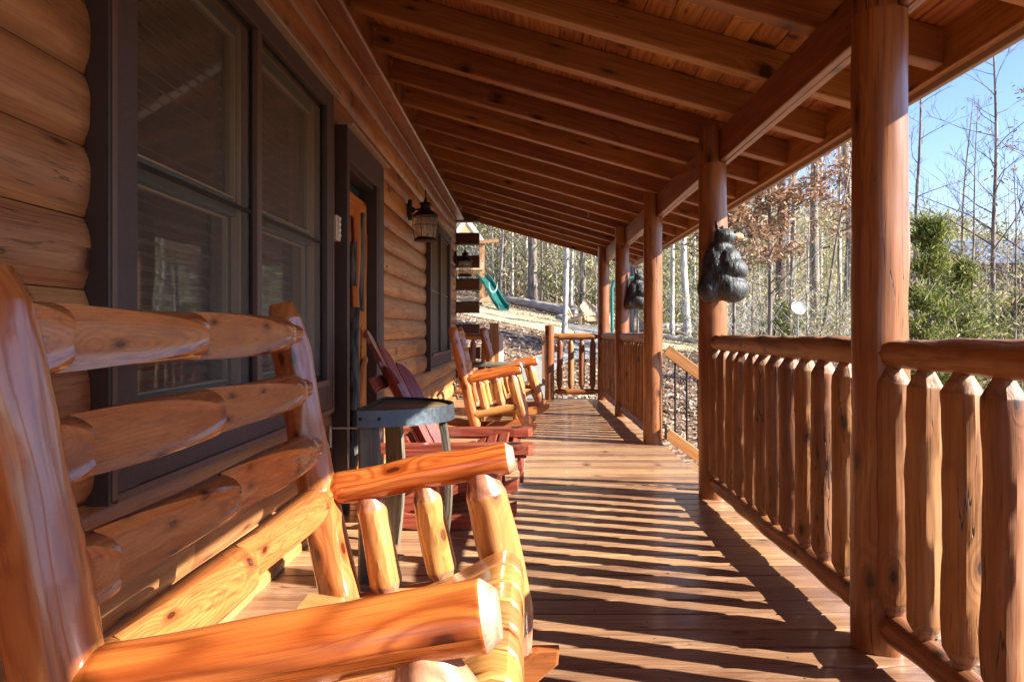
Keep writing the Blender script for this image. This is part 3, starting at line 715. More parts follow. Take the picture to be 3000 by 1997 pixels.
# slab table between them
t=thing('slab_table','low log table with a flat slab top between the two single log rockers','table',(-.3,8.55,0))
mb=MB(); beam(mb,(-.62,8.55,.66),(-.02,8.55,.66),.36,.05,(0,0,1),.015,4,wob=.006); obj('table_top',mb,M['stave'],t)
for x in (-.52,-.12):
    for y in (8.43,8.67):
        mb=MB(); log(mb,(x,y,0),(x,y,.635),.035,.035,n=4,m=10); obj('leg',mb,M['chair'],t)
# ------------------------------------------------------------------ barrel table
BX,BY,BR,BZ=-.70,3.375,.325,.72
t=thing('barrel_table','half round table made from barrel staves with a grey metal hoop, behind the rocking bench','table',(-.55,3.375,0))
arc=[(BX+BR*1.12*math.cos(a),BY+BR*math.sin(a)) for a in [rad(-90+180*i/24) for i in range(25)]]
mb=MB(); 
for i in range(5):      # planks of the barrel head, clipped to the arc
    y0=BY-BR+.01+i*.126; y1=y0+.124; P=[(BX,y0)]
    for k in range(9):
        yy=y0+(y1-y0)*k/8; q=max(0,1-((yy-BY)/BR)**2); P.append((BX+(BR-.012)*1.12*math.sqrt(q),yy))
    P.append((BX,y1)); prism(mb,P,(0,0,BZ-.025),(1,0,0),(0,1,0),.022,'u')
obj('table_top',mb,M['barrel'],t)
mb=MB(); n=len(arc); vs=[];
full=arc
for k,(dz,off) in enumerate(((0,0),(-.068,0.004))):
    pass
rings=[];gs=[]
for (x,y) in full:
    d=Vector((x-BX,y-BY,0)).normalized()
    pts=[Vector((x,y,BZ))+d*.003,Vector((x,y,BZ-.07))+d*.008,Vector((x,y,BZ-.07))+d*.003,Vector((x,y,BZ))-d*.002]
    rings.append(pts); gs.append(pts)
mb.loft(rings,gs); obj('hoop',mb,M['hoop'],t)
mb=MB(); box(mb,BX-.012,BX,BY-BR,BY+BR,BZ-.06,BZ+.002,'y',.002); obj('back_strip',mb,M['black'],t)
for a in (-76,-88,4,12):
    mb=MB() 
    c=Vector((BX+BR*1.12*math.cos(rad(a)),BY+BR*math.sin(rad(a)),BZ-.035)); d=Vector((math.cos(rad(a)),math.sin(rad(a)),0)); log(mb,c,c+d*.014,.008,n=1,m=8,wob=0); obj('rivet',mb,M['iron'],t)
for (x,y,ax) in ((BX+.035,BY-BR+.045,-60),(BX+BR*1.12-.05,BY-.03,0),(BX+.035,BY+BR-.05,70)):
    d=Vector((math.cos(rad(ax)),math.sin(rad(ax)),0)); w=Vector((-d.y,d.x,0)); mb=MB(); rings=[];gs=[];go=goffset(far=True)
    for i in range(9):
        z=(BZ-.04)*i/8; b=.035*math.sin(math.pi*i/8); c=Vector((x,y,z))+d*b; hw=.04+.008*math.sin(math.pi*i/8); th=.014
        P=[c-w*hw-d*th,c+w*hw-d*th,c+w*hw+d*th,c-w*hw+d*th]; rings.append(P); gs.append([(q-c).to_tuple()[:2]+(z,) for q in P]); gs[-1]=[(g[0]+go[0],g[1]+go[1],g[2]+go[2]) for g in gs[-1]]
    mb.loft(rings,gs); obj('leg',mb,M['stave'],t)
# ------------------------------------------------------------------ adirondack chairs
def adirondack(name,label,mat,rock,cat='chair',group=None,lean=.5,cup=True):
    t=thing(name,label,cat,(0,0,0),group,local=True)   # +x front; base at origin
    lift=.10 if rock else 0
    bx,bz=-.20,.20+lift
    tilt=Vector((-lean,0,1)).normalized()
    hs=[.66,.79,.84,.79,.66]
    for i in range(5):
        an=rad((i-2)*(19 if rock else 6)); Ra=.29 if rock else .95
        y=Ra*math.sin(an); xo=Ra*(1-math.cos(an)); fan=(i-2)*.022; h=hs[i]; w=.046; mb=MB()
        P=[(-w*.85,0),(w*.85,0),(w,h*.6),(w,h-.045),(w*.7,h-.012),(0,h+.004),(-w*.7,h-.012),(-w,h-.045),(-w,h*.6)]
        if i!=2: sg=1 if i>2 else -1; P=[(q,z_-(.05*(sg*q/w+1) if z_>h*.8 else 0)) for q,z_ in P]
        v=(tilt+Vector((0,fan*1.6,0))).normalized(); u=Vector((math.sin(an),math.cos(an),0)); u=(u-v*u.dot(v)).normalized()
        prism(mb,P,(bx+xo,y,bz),tuple(u),tuple(v),.022,'v'); obj('back_slat',mb,mat,t)
    for s_,wd in ((.52,.62),(.16,.5)):
        c=Vector((bx,0,bz))+tilt*s_-Vector((.03,0,0)); mb=MB(); beam(mb,(c.x,-wd/2,c.z),(c.x,wd/2,c.z),.03,.085,tuple(tilt),.006); obj('back_brace',mb,mat,t)
    az=.345+lift
    for s in (-1,1):
        y=s*.325; mb=MB()
        P=[(-.44,-.03),(-.44,.03),(.1,.05),(.22,.065),(.3,.066),(.325,.045),(.325,-.045),(.3,-.066),(.22,-.065),(.1,-.05)]
        if rock: P=[(x*1.07+.03,y_) for x,y_ in P]
        prism(mb,P,(0,y,az-(.012 if rock else 0)),(1,0,0),(0,1,0),.05 if rock else .026,'u'); a=obj('arm',mb,mat,t)
        if cup:
            mb=MB(); lathe(mb,[(.036,0),(.036,.004)],(.28,y,az+.0115),16); obj('cup_hole_disc',mb,M['black'],a)  # flat black disc: the hole's inner shade painted on the arm
            mb=MB(); beam(mb,(-.3,y+s*.03,az-.035),(.34,y+s*.03,az-.035),.022,.044); obj('arm_apron',mb,mat,t)
        mb=MB(); box(mb,.10,.21,y-.014,y+.014,.03 if rock else 0,az-.014,'z',.004); obj('front_leg',mb,mat,t)
        mb=MB(); P=[(-.55,.0+lift*.4),(-.42,.0+lift*.4),(.26,.2+lift),(.26,.3+lift-.0),(.14,.31+lift)]
        prism(mb,P,(0,s*.285,0),(1,0,0),(0,0,1),.026,'u'); obj('stringer',mb,mat,t)
        if rock:
            b=[];tp=[]
            for i in range(13):
                x=-.55+i*.07; z=.45*(x+.12)**2; b.append((x,z)); tp.append((x,z+.075))
            mb=MB(); prism(mb,b+tp[::-1],(0,s*.318,.001),(1,0,0),(0,0,1),.034,'u'); obj('runner',mb,mat,t)
    mb=MB()
    for i in range(7):
        x=-.2+i*.068; z=.215+lift+ (x+.2)*.27; beam(mb,(x,-.275,z),(x,.275,z),.06,.02,(-.25,0,1),.005)
    beam(mb,(.28,-.3,.29+lift),(.28,.3,.29+lift),.05,.022,(.3,0,1),.006); beam(mb,(.305,-.3,.24+lift),(.305,.3,.24+lift),.06,.022,(1,0,.1),.006); beam(mb,(.315,-.3,.175+lift),(.315,.3,.175+lift),.06,.022,(1,0,.0),.006)
    obj('seat_slats',mb,mat,t)
    return t
a=adirondack('red_rocking_chair','dark red cedar slat back rocking chair between the barrel table and the carved door',M['red'],True,'rocking chair',lean=.5)
a.location=(-.34,4.2,0)
ta=adirondack('garden_chair','pale slat back garden chair, the one beside the thin pale mottled trunk',M['tan'],False,'chair','pale garden chairs by the fire pit',.5,False)
ta.location=(1.88,27.2,gz(1.88,27.2)+.05); ta.rotation_euler=(0,0,rad(-15)); ta.scale=(1.08,)*3
tb=copy_tree(ta); tb['label']='pale slat back garden chair, the one nearer the last porch post'; tb.location=(2.46,27.8,gz(2.46,27.8)+.05); tb.rotation_euler=(0,0,rad(-75))
# fire pit stones
t=thing('fire_pit','small ring of grey stones on the pad beside the pale garden chairs','fire pit',(1.72,29.4,gz(1.72,29.4)))
for i in range(10):
    an=2*math.pi*i/10; mb=MB(); c=Vector((1.72+.4*math.cos(an),29.4+.4*math.sin(an),0)); c.z=gz(c.x,c.y)+.09
    bm=bmesh.new(); bmesh.ops.create_icosphere(bm,subdivisions=2,radius=.17)
    vs=[c+Vector((v.co.x*(1+.3*MN.noise(v.co*4+c)),v.co.y,v.co.z*.75)) for v in bm.verts]; mb.add(vs,[[v.index for v in f.verts] for f in bm.faces]); bm.free(); obj('stone',mb,M['stone'],t)
# ------------------------------------------------------------------ wall things
def lantern(Y,label):
    X=-1.10; cx=-.96; Z=2.16
    t=thing('wall_lantern',label,'lantern',(X,Y,Z),'caged glass lanterns on the log wall')
    mb=MB(); prism(mb,[(.05*math.cos(a)*.9,.085*math.sin(a)) for a in [2*math.pi*i/16 for i in range(16)]],(X+.012,Y,Z+.03),(0,1,0),(0,0,1),.03); log(mb,(X+.02,Y,Z+.03),(X+.05,Y,Z+.03),.03,.02,n=2,m=12,wob=0); obj('back_plate',mb,M['iron'],t)
    mb=MB(); tube(mb,[(X+.04,Y,Z+.03),(X+.08,Y,Z+.035),(cx,Y,Z+.04)],.008,8); obj('bracket_arm',mb,M['iron'],t)
    mb=MB(); lathe(mb,[(.004,.165),(.006,.13),(.012,.12),(.014,.10),(.05,.085),(.055,.075),(.04,.07),(.042,.03),(.065,.02),(.10,-.012),(.108,-.022),(.105,-.028),(.06,-.02)],(cx,Y,Z),24)
    pts=[(cx+.0,Y+.026*math.cos(a),Z+.165+.03*math.sin(a)) for a in [2*math.pi*i/14 for i in range(15)]]; tube(mb,pts,.003,5)
    obj('hood',mb,M['iron'],t)
    mb=MB(); lathe(mb,[(.07,-.02),(.088,-.06),(.092,-.10),(.088,-.15),(.074,-.2)],(cx,Y,Z),24); obj('glass_globe',mb,M['lampglass'],t)
    mb=MB()
    for i in range(6):
        an=2*math.pi*i/6+.3; tube(mb,[(cx+r*math.cos(an),Y+r*math.sin(an),Z+z) for r,z in ((.098,-.02),(.104,-.06),(.106,-.11),(.1,-.17),(.085,-.21))],.003,5)
    for r,z in ((.107,-.1),): tube(mb,[(cx+r*math.cos(a),Y+r*math.sin(a),Z+z) for a in [2*math.pi*i/24 for i in range(25)]],.003,5)
    obj('cage',mb,M['iron'],t)
    mb=MB(); lathe(mb,[(.07,-.195),(.094,-.212),(.097,-.225),(.02,-.23)],(cx,Y,Z),24); obj('base_ring',mb,M['iron'],t); t.scale=(1.14,)*3; t.location.z-=.015
lantern(6.88,'caged wall lantern on the log wall between the door and the far window')
lantern(11.3,'small looking caged wall lantern at the far cabin corner')
t=thing('house_number','small beige plate with white raised figures, seen edge on between window and door','sign',(-1.09,4.17,1.63))
mb=MB(); box(mb,-1.1,-1.062,4.13,4.215,1.56,1.70,'z',.004); obj('plate',mb,M['beige'],t)
mb=MB()
for i in range(4):
    z=1.585+i*.032; pts=[(-1.055,4.172+.015*math.cos(a),z+.011*math.sin(a)) for a in [2*math.pi*k/10 for k in range(9)]]; tube(mb,pts,.004,5)
obj('figures',mb,M['white'],t)
t=thing('wall_bracket','thin grey metal bracket with an upright plate, on the logs left of the door','bracket',(-1.09,4.12,.51))
mb=MB(); box(mb,-1.1,-1.088,4.1,4.125,.40,.52,'z',.002); obj('plate',mb,M['steel'],t)
mb=MB(); box(mb,-1.087,-.94,4.1,4.12,.505,.515,'x',.002); tube(mb,[(-.945,4.11,.51),(-.93,4.11,.5),(-.935,4.11,.47)],.005,6); obj('bar',mb,M['steel'],t)
t=thing('water_tap','small dark outdoor tap low on the log wall before the far window','tap',(-1.1,7.03,.47))
mb=MB(); tube(mb,[(-1.1,7.03,.47),(-1.04,7.03,.47),(-1.02,7.03,.455),(-1.015,7.03,.42)],[.012,.012,.012,.015],8,caps=(True,True)); obj('spout',mb,M['iron'],t)
mb=MB(); tube(mb,[(-1.05,7.03,.48),(-1.05,7.03,.51)],.006,6); tube(mb,[(-1.05,7.03+.03*math.cos(a),.51+.0*a) if False else (-1.05+.03*math.sin(a),7.03+.03*math.cos(a),.512) for a in [2*math.pi*k/12 for k in range(13)]],.005,5); obj('handle',mb,M['iron'],t)
for (x,y,lb) in ((.72,8.6,'small metal hook hanging under a rafter near the last posts'),(-.55,9.9,'small metal hook under a rafter near the cabin corner')):
    mb=MB(); z=rz(x); tube(mb,[(x,y,z+.02),(x,y,z-.03),(x+.012,y,z-.05),(x,y,z-.07),(x-.015,y,z-.055)],.004,5); tag(obj('ceiling_hook',mb,M['steel']),lb,'hook')
# ------------------------------------------------------------------ carved bears
def remeshed(name,balls,mat,parent=None,vox=.007,smooth=14,chisel=.006):
    bm=bmesh.new()
    for (c,r,rot) in balls:
        mtx=Matrix.Translation(Vector(c))@Matrix.Rotation(rad(rot),4,'Y')@Matrix.Diagonal((*r,1))
        bmesh.ops.create_icosphere(bm,subdivisions=3,radius=1,matrix=mtx)
    me=bpy.data.meshes.new(name); bm.to_mesh(me); bm.free()
    o=bpy.data.objects.new(name,me); COL.objects.link(o)
    r=o.modifiers.new('r','REMESH'); r.mode='VOXEL'; r.voxel_size=vox
    s=o.modifiers.new('s','SMOOTH'); s.iterations=smooth; s.factor=.5
    dg=bpy.context.evaluated_depsgraph_get(); ev=o.evaluated_get(dg); m2=bpy.data.meshes.new_from_object(ev)
    mb=MB(); vs=[];
    for v in m2.vertices:
        d=chisel*MN.noise(Vector((v.co.x*55,v.co.y*55,v.co.z*14)))+chisel*.8*MN.noise(v.co*22)
        vs.append(v.co+v.normal*d)
    mb.add(vs,[tuple(p.vertices) for p in m2.polygons],None,.5)
    bpy.data.objects.remove(o); 
    return obj(name,mb,mat,parent,60)
def bear(label,ox,oy,oz):
    t=thing('bear_carving',label,'carving',(ox,oy,oz),'black bear carvings on the porch posts')
    def B(x,y,z,rx,ry,rz_,rot=0): return ((x+ox-1.19,y+oy-4.5,z+oz-1.22),(rx,ry,rz_),rot)
    balls=[B(1.175,4.525,1.40,.1,.1,.16),B(1.165,4.52,1.33,.112,.105,.1),B(1.255,4.465,1.425,.092,.085,.07,22),B(1.245,4.465,1.305,.1,.09,.085,8),B(1.115,4.5,1.305,.072,.08,.082),
           B(1.2,4.53,1.535,.072,.07,.085,-6),B(1.222,4.52,1.625,.068,.06,.056),B(1.17,4.525,1.69,.012,.02,.042,-8),B(1.215,4.565,1.68,.014,.02,.03),B(1.13,4.53,1.47,.05,.06,.14,16),B(1.262,4.515,1.628,.04,.04,.036),B(1.235,4.485,1.485,.07,.07,.075,38),B(1.2,4.48,1.36,.09,.085,.09)]
    remeshed('body',balls,M['bear'],t,.006,18,.002)
    mb=MB(); log(mb,(ox+.068,oy-.055,oz+.425),(ox+.07,oy-.047,oz+.425),.008,n=2,m=10,wob=0); obj('eye',mb,M['black'],t)
    mb=MB(); log(mb,(ox-.02,oy+.04,oz+.16),(ox-.02,oy+.085,oz+.16),.012,n=2,m=8,wob=0); obj('mount_bolt',mb,M['iron'],t)
    remeshed('muzzle',[B(1.302,4.51,1.628,.03,.026,.023),B(1.285,4.51,1.625,.03,.03,.026)],M['muzzle'],t,.005,3,.001)
    remeshed('nose',[B(1.332,4.51,1.636,.009,.014,.011)],M['black'],t,.003,2,0)
    return t
bear('black carved wooden bear with tan muzzle on the post right of the steps',1.19,4.5,1.22)
bear('black carved wooden bear half hidden behind the post on the far side of the steps',1.345,8.95,1.30)
# ------------------------------------------------------------------ yard things
def gpt(x,Y,dz=0): X=xat(x,Y); return Vector((X,Y,gz(X,Y)+dz))
# play set
PXc,PYc=-2.5,31.5; pz=gz(-2.2,31.5)
t=thing('play_set','wooden play fort with green roof and green slide, behind the cabin corner','play set',(PXc,PYc,pz))
for dx in (-.6,.6):
    for dy in (-.7,.7):
        mb=MB(); box(mb,PXc+dx-.06,PXc+dx+.06,PYc+dy-.06,PYc+dy+.06,pz-.1,pz+2.6,'z',.006); obj('post',mb,M['cedar'],t)
mb=MB(); box(mb,PXc-.66,PXc+.66,PYc-.75,PYc+.75,pz+1.25,pz+1.33,'x'); obj('platform',mb,M['cedar'],t)
for z0,z1 in ((1.34,1.75),(-.02,.18)):
    mb=MB(); box(mb,PXc-.7,PXc+.72,PYc-.79,PYc-.765,pz+z0,pz+z1,'x'); obj('side_board',mb,M['tan'],t)
mb=MB(); box(mb,PXc+.5,PXc+1.45,PYc-1.0,PYc-.8,pz-.02,pz+.2,'x'); obj('sand_box_board',mb,M['tan'],t)
mb=MB(); beam(mb,(PXc-.9,PYc-.8,pz+2.45),(PXc+1.35,PYc-.8,pz+2.55),.1,.14); obj('swing_beam',mb,M['cedar'],t)
mb=MB()
prism(mb,[(-.6,2.6),(.6,2.6),(0,3.42)],(PXc,PYc-.72,pz),(1,0,0),(0,0,1),.05); g=obj('gable',mb,M['tan'],t)
mb=MB(); beam(mb,(PXc-.7,PYc-.765,pz+2.5),(PXc-.01,PYc-.765,pz+3.46),.03,.16,(0,0,1)); beam(mb,(PXc+.01,PYc-.766,pz+3.46),(PXc+.7,PYc-.766,pz+2.5),.03,.16,(0,0,1)); obj('barge_board',mb,M['white'],t)
mb=MB()
beam(mb,(PXc-.35,PYc-.69,pz+3.0),(PXc-.35,PYc+.85,pz+3.0),1.1,.04,(-1.35,0,1)); beam(mb,(PXc+.35,PYc-.69,pz+3.0),(PXc+.35,PYc+.85,pz+3.0),1.1,.04,(1.35,0,1)); obj('roof',mb,M['roofgreen'],t)
mb=MB(); rings=[]
for i in range(13):
    u=i/12; c=Vector((PXc+.66+u*.95,PYc-.72-u*1.5,(pz+1.05)*(1-u)+(gz(PXc+1.6,PYc-2.2)+.1)*u+.07*math.sin(u*6.28))); w_=Vector((.8,.5,0)).normalized()
    rings.append([c-w_*.27+Vector((0,0,.16)),c-w_*.22+Vector((0,0,.16)),c-w_*.19,c+w_*.19,c+w_*.22+Vector((0,0,.16)),c+w_*.27+Vector((0,0,.16)),c+w_*.22-Vector((0,0,.06)),c-w_*.22-Vector((0,0,.06))])
mb.loft(rings,rings,smooth=False); obj('slide',mb,M['slide'],t)
t=thing('belt_swing','white plastic belt swing hanging in front of the green slide','swing',(-1.35,29.8,pz+.55))
mb=MB(); rings=[]
for i in range(9):
    a=math.pi*i/8; c=Vector((-1.33-.17*math.cos(a),29.7,pz+.72-.38*math.sin(a))); rings.append([c+Vector((0,-.12,-.03)),c+Vector((0,.12,-.03)),c+Vector((0,.12,.06)),c+Vector((0,-.12,.06))])
mb.loft(rings,rings); obj('seat',mb,M['white'],t)
for s in (-1,1):
    mb=MB(); tube(mb,[(-1.33+.17*s,29.7,pz+.72),(-1.25+.15*s,30.7,pz+2.5)],.003,4); obj('chain',mb,M['iron'],t)
# fallen logs
def fallen(a,b,r0,r1,label):
    mb=MB(); log(mb,a,b,r0,r1,n=30,m=16,wob=.02); tag(obj('fallen_log',mb,[M['barkold']],None,60),label,'log')
fallen(gpt(1150,33.6,.25),gpt(1330,30.6,.3),.15,.25,'long grey fallen trunk lying across the slope behind the lawn')
fallen(gpt(1360,30,.3),gpt(1408,29.0,.3),.22,.26,'grey weathered log behind the pale garden chairs')
fallen(gpt(1500,25,.12),gpt(1625,24,.12),.13,.09,'thin pale fallen log at the edge of the right lawn')
fallen(gpt(1478,28,.2),gpt(1640,29,.3),.24,.18,'dark fallen log in the brush behind the thin pale log')
# green frame
t=thing('arched_frame','green metal tube frame with rounded corner seen between the last porch posts','frame',tuple(gpt(1410,15.5)))
mb=MB(); Y=15.5; tube(mb,[gpt(1409,Y,-.1),at(1408,690,Y),at(1408,662,Y),at(1412,648,Y),at(1424,643,Y),at(1450,640,Y),at(1478,634,Y),at(1500,632,Y)],.035,10,caps=(True,True)); obj('arched_tube',mb,M['green'],t)
mb=MB(); tube(mb,[at(1498,632,Y),at(1502,636,Y),gpt(1503,Y,-.1)],.035,10); obj('far_leg',mb,M['green'],t)
mb=MB(); tube(mb,[at(1409,688,Y),at(1502,682,Y)],.02,8); obj('crossbar',mb,M['green'],t)
# satellite dish
Y=15.0; c=at(1838,707,Y); t=thing('satellite_dish','oval grey satellite dish on a thin pole at the edge of the woods','dish',(c.x,Y,gz(c.x,Y)))
mb=MB(); nrm=Vector((.25,-1,.35)).normalized(); u=Vector((1,.25,0)).normalized(); v=nrm.cross(u).normalized()*-1; rings=[]
for rr,dp in ((.02,.05),(.1,.044),(.18,.028),(.24,0),(.245,.012),(.18,.042),(.1,.058),(.02,.064)):
    rings.append([c-nrm*dp*.7+u*(rr*.73*math.cos(a))+v*(rr*.61*math.sin(a)) for a in [2*math.pi*k/24 for k in range(24)]])
mb.loft(rings,rings); obj('reflector',mb,M['dish'],t)
mb=MB(); tube(mb,[(c.x,Y+.06,gz(c.x,Y)-.2),(c.x,Y+.06,c.z-.02),c-nrm*.05],.016,8); obj('pole',mb,M['steel'],t)
mb=MB(); tube(mb,[c-v*.14,c+nrm*.18-v*.09],.008,6); obj('feed_arm',mb,M['steel'],t)
# far house
hc=at(2285,640,62); t=thing('far_house','distant house with blue grey roof half hidden behind trees at the right','house',(hc.x,62,hc.z-2))
mb=MB(); box(mb,hc.x-3.4,hc.x+3.6,60,66,hc.z-3,hc.z+1.1,'x'); obj('wall',mb,M['houseside'],t)
mb=MB(); rings=[]
for x in (hc.x-3.9,hc.x+4.1): rings.append([Vector((x,59.3,hc.z+1.05)),Vector((x,63,hc.z+3.3)),Vector((x,66.7,hc.z+1.05)),Vector((x,63,hc.z+3.1))])
mb.loft(rings,rings,smooth=False); obj('roof',mb,M['shingle'],t)
mb=MB()
for x in (-2,.1,2): box(mb,hc.x+x-.4,hc.x+x+.4,59.96,59.995,hc.z-.6,hc.z+.5,'z')
obj('window',mb,M['black'],t)
# neighbour deck far up the slope
t=thing('hill_deck','pale timber deck with railing high among the trees on the slope','deck',tuple(gpt(1375,44)))
dk=at(1378,640,44)
mb=MB(); box(mb,dk.x-1.6,dk.x+2.4,43.4,45.5,dk.z-.1,dk.z+.05,'x'); obj('platform',mb,M['cedar'],t)
mb=MB(); box(mb,dk.x-1.6,dk.x+2.4,43.38,43.46,dk.z+.95,dk.z+1.05,'x'); obj('top_rail',mb,M['cedar'],t)
for i in range(18):
    mb=MB(); x=dk.x-1.55+i*.23; box(mb,x,x+.05,43.4,43.45,dk.z+.05,dk.z+.95,'z'); obj('baluster',mb,M['cedar'],t)
for x in (-1.5,.4,2.2):
    mb=MB(); box(mb,dk.x+x,dk.x+x+.15,43.5,43.65,dk.z-2.5,dk.z-.1,'z'); obj('post',mb,M['cedar'],t)
# ------------------------------------------------------------------ trees
def branchy(rng,h,r,nb,lean=(0,0),first=.3,spread=1.0,leaf=0,lsize=.05,fork=False,up=.6):
    tr=MB(); cr=MB(); lf=MB(); pts=[];rs=[]
    n=14; wx,wy=rng.uniform(-1,1),rng.uniform(-1,1); sd=rng.uniform(0,99)
    for i in range(n+1):
        u=i/n; w=.018*h
        pts.append(Vector((lean[0]*h*u+w*MN.noise(Vector((u*2.2,sd,0)))*min(1,u*4),lean[1]*h*u+w*MN.noise(Vector((u*2.2,sd,5)))*min(1,u*4),h*u-.25*(1-u))))
        rs.append(r*(1.25 if i==0 else 1)*(1-.82*u))
    tube(tr,pts,rs,10,.5)
    def tp(u):
        t=u*n; i=min(int(t),n-1); return pts[i].lerp(pts[i+1],t-i), rs[i]+(rs[i+1]-rs[i])*(t-i)
    def br(p,d,L,r0,depth):
        k=5 if depth==0 else (4 if depth==1 else 3); q=[p];rr=[r0]; dd=d.copy()
        for i in range(1,k):
            dd=(dd+Vector((rng.uniform(-.3,.3),rng.uniform(-.3,.3),rng.uniform(-.12,.28)*up))).normalized()
            q.append(q[-1]+dd*L/(k-1)); rr.append(r0*(1-.8*i/(k-1)))
        tube(cr,q,rr,5 if depth==0 else 3,rng.uniform(.2,.8),caps=(False,False))
        if leaf and depth>=1:
            for i in range(leaf):
                b=q[rng.randrange(1,k)]+Vector((rng.gauss(0,.09),rng.gauss(0,.09),rng.gauss(-.04,.07)))
                a_=Vector((rng.uniform(-1,1),rng.uniform(-1,1),rng.uniform(-.8,.2))).normalized(); b_=a_.cross(Vector((rng.uniform(-1,1),rng.uniform(-1,1),rng.uniform(-1,1)))).normalized()
                quad(lf,b,a_*lsize*rng.uniform(.7,1.3),b_*lsize*.6,rng.random())
        if depth<2:
            for i in range(4 if depth==0 else 3):
                u=rng.uniform(.3,1); t=u*(k-1); j=min(int(t),k-2); pp=q[j].lerp(q[j+1],t-j)
                nd=(dd+Vector((rng.uniform(-1,1),rng.uniform(-1,1),rng.uniform(-.2,.7)))*.9).normalized()
                br(pp,nd,L*rng.uniform(.35,.6),max(.003,r0*.45),depth+1)
    for i in range(nb):
        u=first+(1-first)*((i+rng.random())/nb); p,rad_=tp(min(.98,u)); an=rng.uniform(0,6.28); el=rng.uniform(.15,.9)
        d=Vector((math.cos(an),math.sin(an),el)).normalized(); L=h*rng.uniform(.1,.24)*(1.25-u)*spread
        br(p,d,L,max(.006,rad_*.42),0)
    return tr,cr,lf
def make_tree(name,label,seed,h,r,nb,bark,loc,group=None,leafm=None,**kw):
    rng=random.Random(seed); tr,cr,lf=branchy(rng,h,r,nb,**kw)
    t=thing(name,label,'tree',(0,0,0),group,local=True)
    obj('trunk',tr,bark,t,60); c=obj('branches',cr,bark,t,60)
    if lf.V: obj('dead_leaves',lf,leafm or M['lfbrown'],t)
    t.location=loc; t.rotation_euler=(0,0,rng.uniform(0,6.28) if 'lean' not in kw else 0); return t
B_,P_,W_=M['bark'],M['barkpine'],M['barkpale']
T=[ # name,label,seed,x,Y,h,r,nb,bark,kw
('bare_tree','thick bare trunk, half dark and half sunlit, behind the long fallen trunk',1,1224,34.5,17,.25,16,B_,dict(first=.45)),
('bare_tree','thin pale mottled trunk rising in front of the fallen trunk, left of the garden chairs',2,1297,19.5,13,.078,14,W_,dict(first=.4)),
('bare_tree','dark bare tree with a broken pale limb right of the pale mottled trunk',3,1338,33,14,.15,18,B_,dict(first=.2,spread=1.2)),
('bare_tree','grey trunk close behind the second and third log posts from the far end',4,1459,17.5,14,.125,12,B_,dict(first=.45)),
('bare_tree','slim sunlit trunk left of the bear post, behind the stair rail',5,1582,26,13,.14,16,W_,dict(first=.35)),
('pine_tree','tall dark scaly pine trunk in the right hand woods behind the brown leaved beech',6,1792,22.5,19,.155,16,P_,dict(first=.55)),
('bare_tree','tall grey trunk leaning slightly right, between the pine and the foreground post',7,1876,24,18,.17,14,B_,dict(first=.5,lean=(.02,0))),
('bare_tree','tall pale trunk close to the left edge of the foreground post',8,1942,25,18,.16,14,B_,dict(first=.45,lean=(.012,0))),
('bare_tree','dark slanting sapling crossing in front of the tall grey trunk',9,1872,20,7.5,.05,10,B_,dict(first=.4,lean=(.17,0))),
('bare_tree','slender dark tree just right of the foreground post, above the green cedar',10,2112,17,8.6,.06,16,B_,dict(first=.4,spread=1.2)),
('bare_tree','forked bare tree with upswept limbs right of the green cedar',11,2190,18,7.0,.05,18,B_,dict(first=.3,lean=(.07,0),spread=1.3)),
('bare_tree','tall bare tree with a straight leader against the blue sky near the right edge',12,2285,17,9.2,.07,26,B_,dict(first=.35,spread=1.35)),
('bare_tree','spreading bare tree with a few brown leaves at the far right edge',13,2395,16.5,7.5,.09,24,B_,dict(first=.3,spread=1.6,leaf=1,lsize=.045)),
('bare_tree','second slim trunk between the bear post and the pine',14,1712,28,14,.11,14,W_,dict(first=.3)),
('bare_tree','crooked grey trunk between the pine and the tall grey trunk',15,1828,26,13,.10,16,B_,dict(first=.3)),
('bare_tree','thin forked sapling with dark stem in front of the distant blue roof',16,2225,15.5,6.2,.035,14,B_,dict(first=.25,lean=(.04,0),spread=1.2)),
('bare_tree','low branching sapling beside the right frame edge',17,2335,14.5,4.5,.04,16,B_,dict(first=.2,spread=1.5)),
]
for nm,lb,sd,x,Y,h,r,nb,bk,kw in T:
    make_tree(nm,lb,sd,h,r,nb,bk,tuple(gpt(x,Y)),**kw)
make_tree('beech_tree','young beech still holding clusters of brown leaves, right of the bear post',21,6.5,.06,30,B_,tuple(gpt(1770,16.5)),leaf=9,lsize=.062,first=.3,spread=1.45)
make_tree('beech_tree','small beech with brown leaves close behind the bear post',22,6.0,.05,24,B_,tuple(gpt(1690,17.5)),leaf=8,lsize=.06,first=.35,spread=1.3)
make_tree('beech_tree','brown leaved sapling on the slope at the left edge of the foreground post',23,8.0,.05,22,B_,tuple(gpt(1930,22)),leaf=4,lsize=.06,first=.4,spread=1.2)
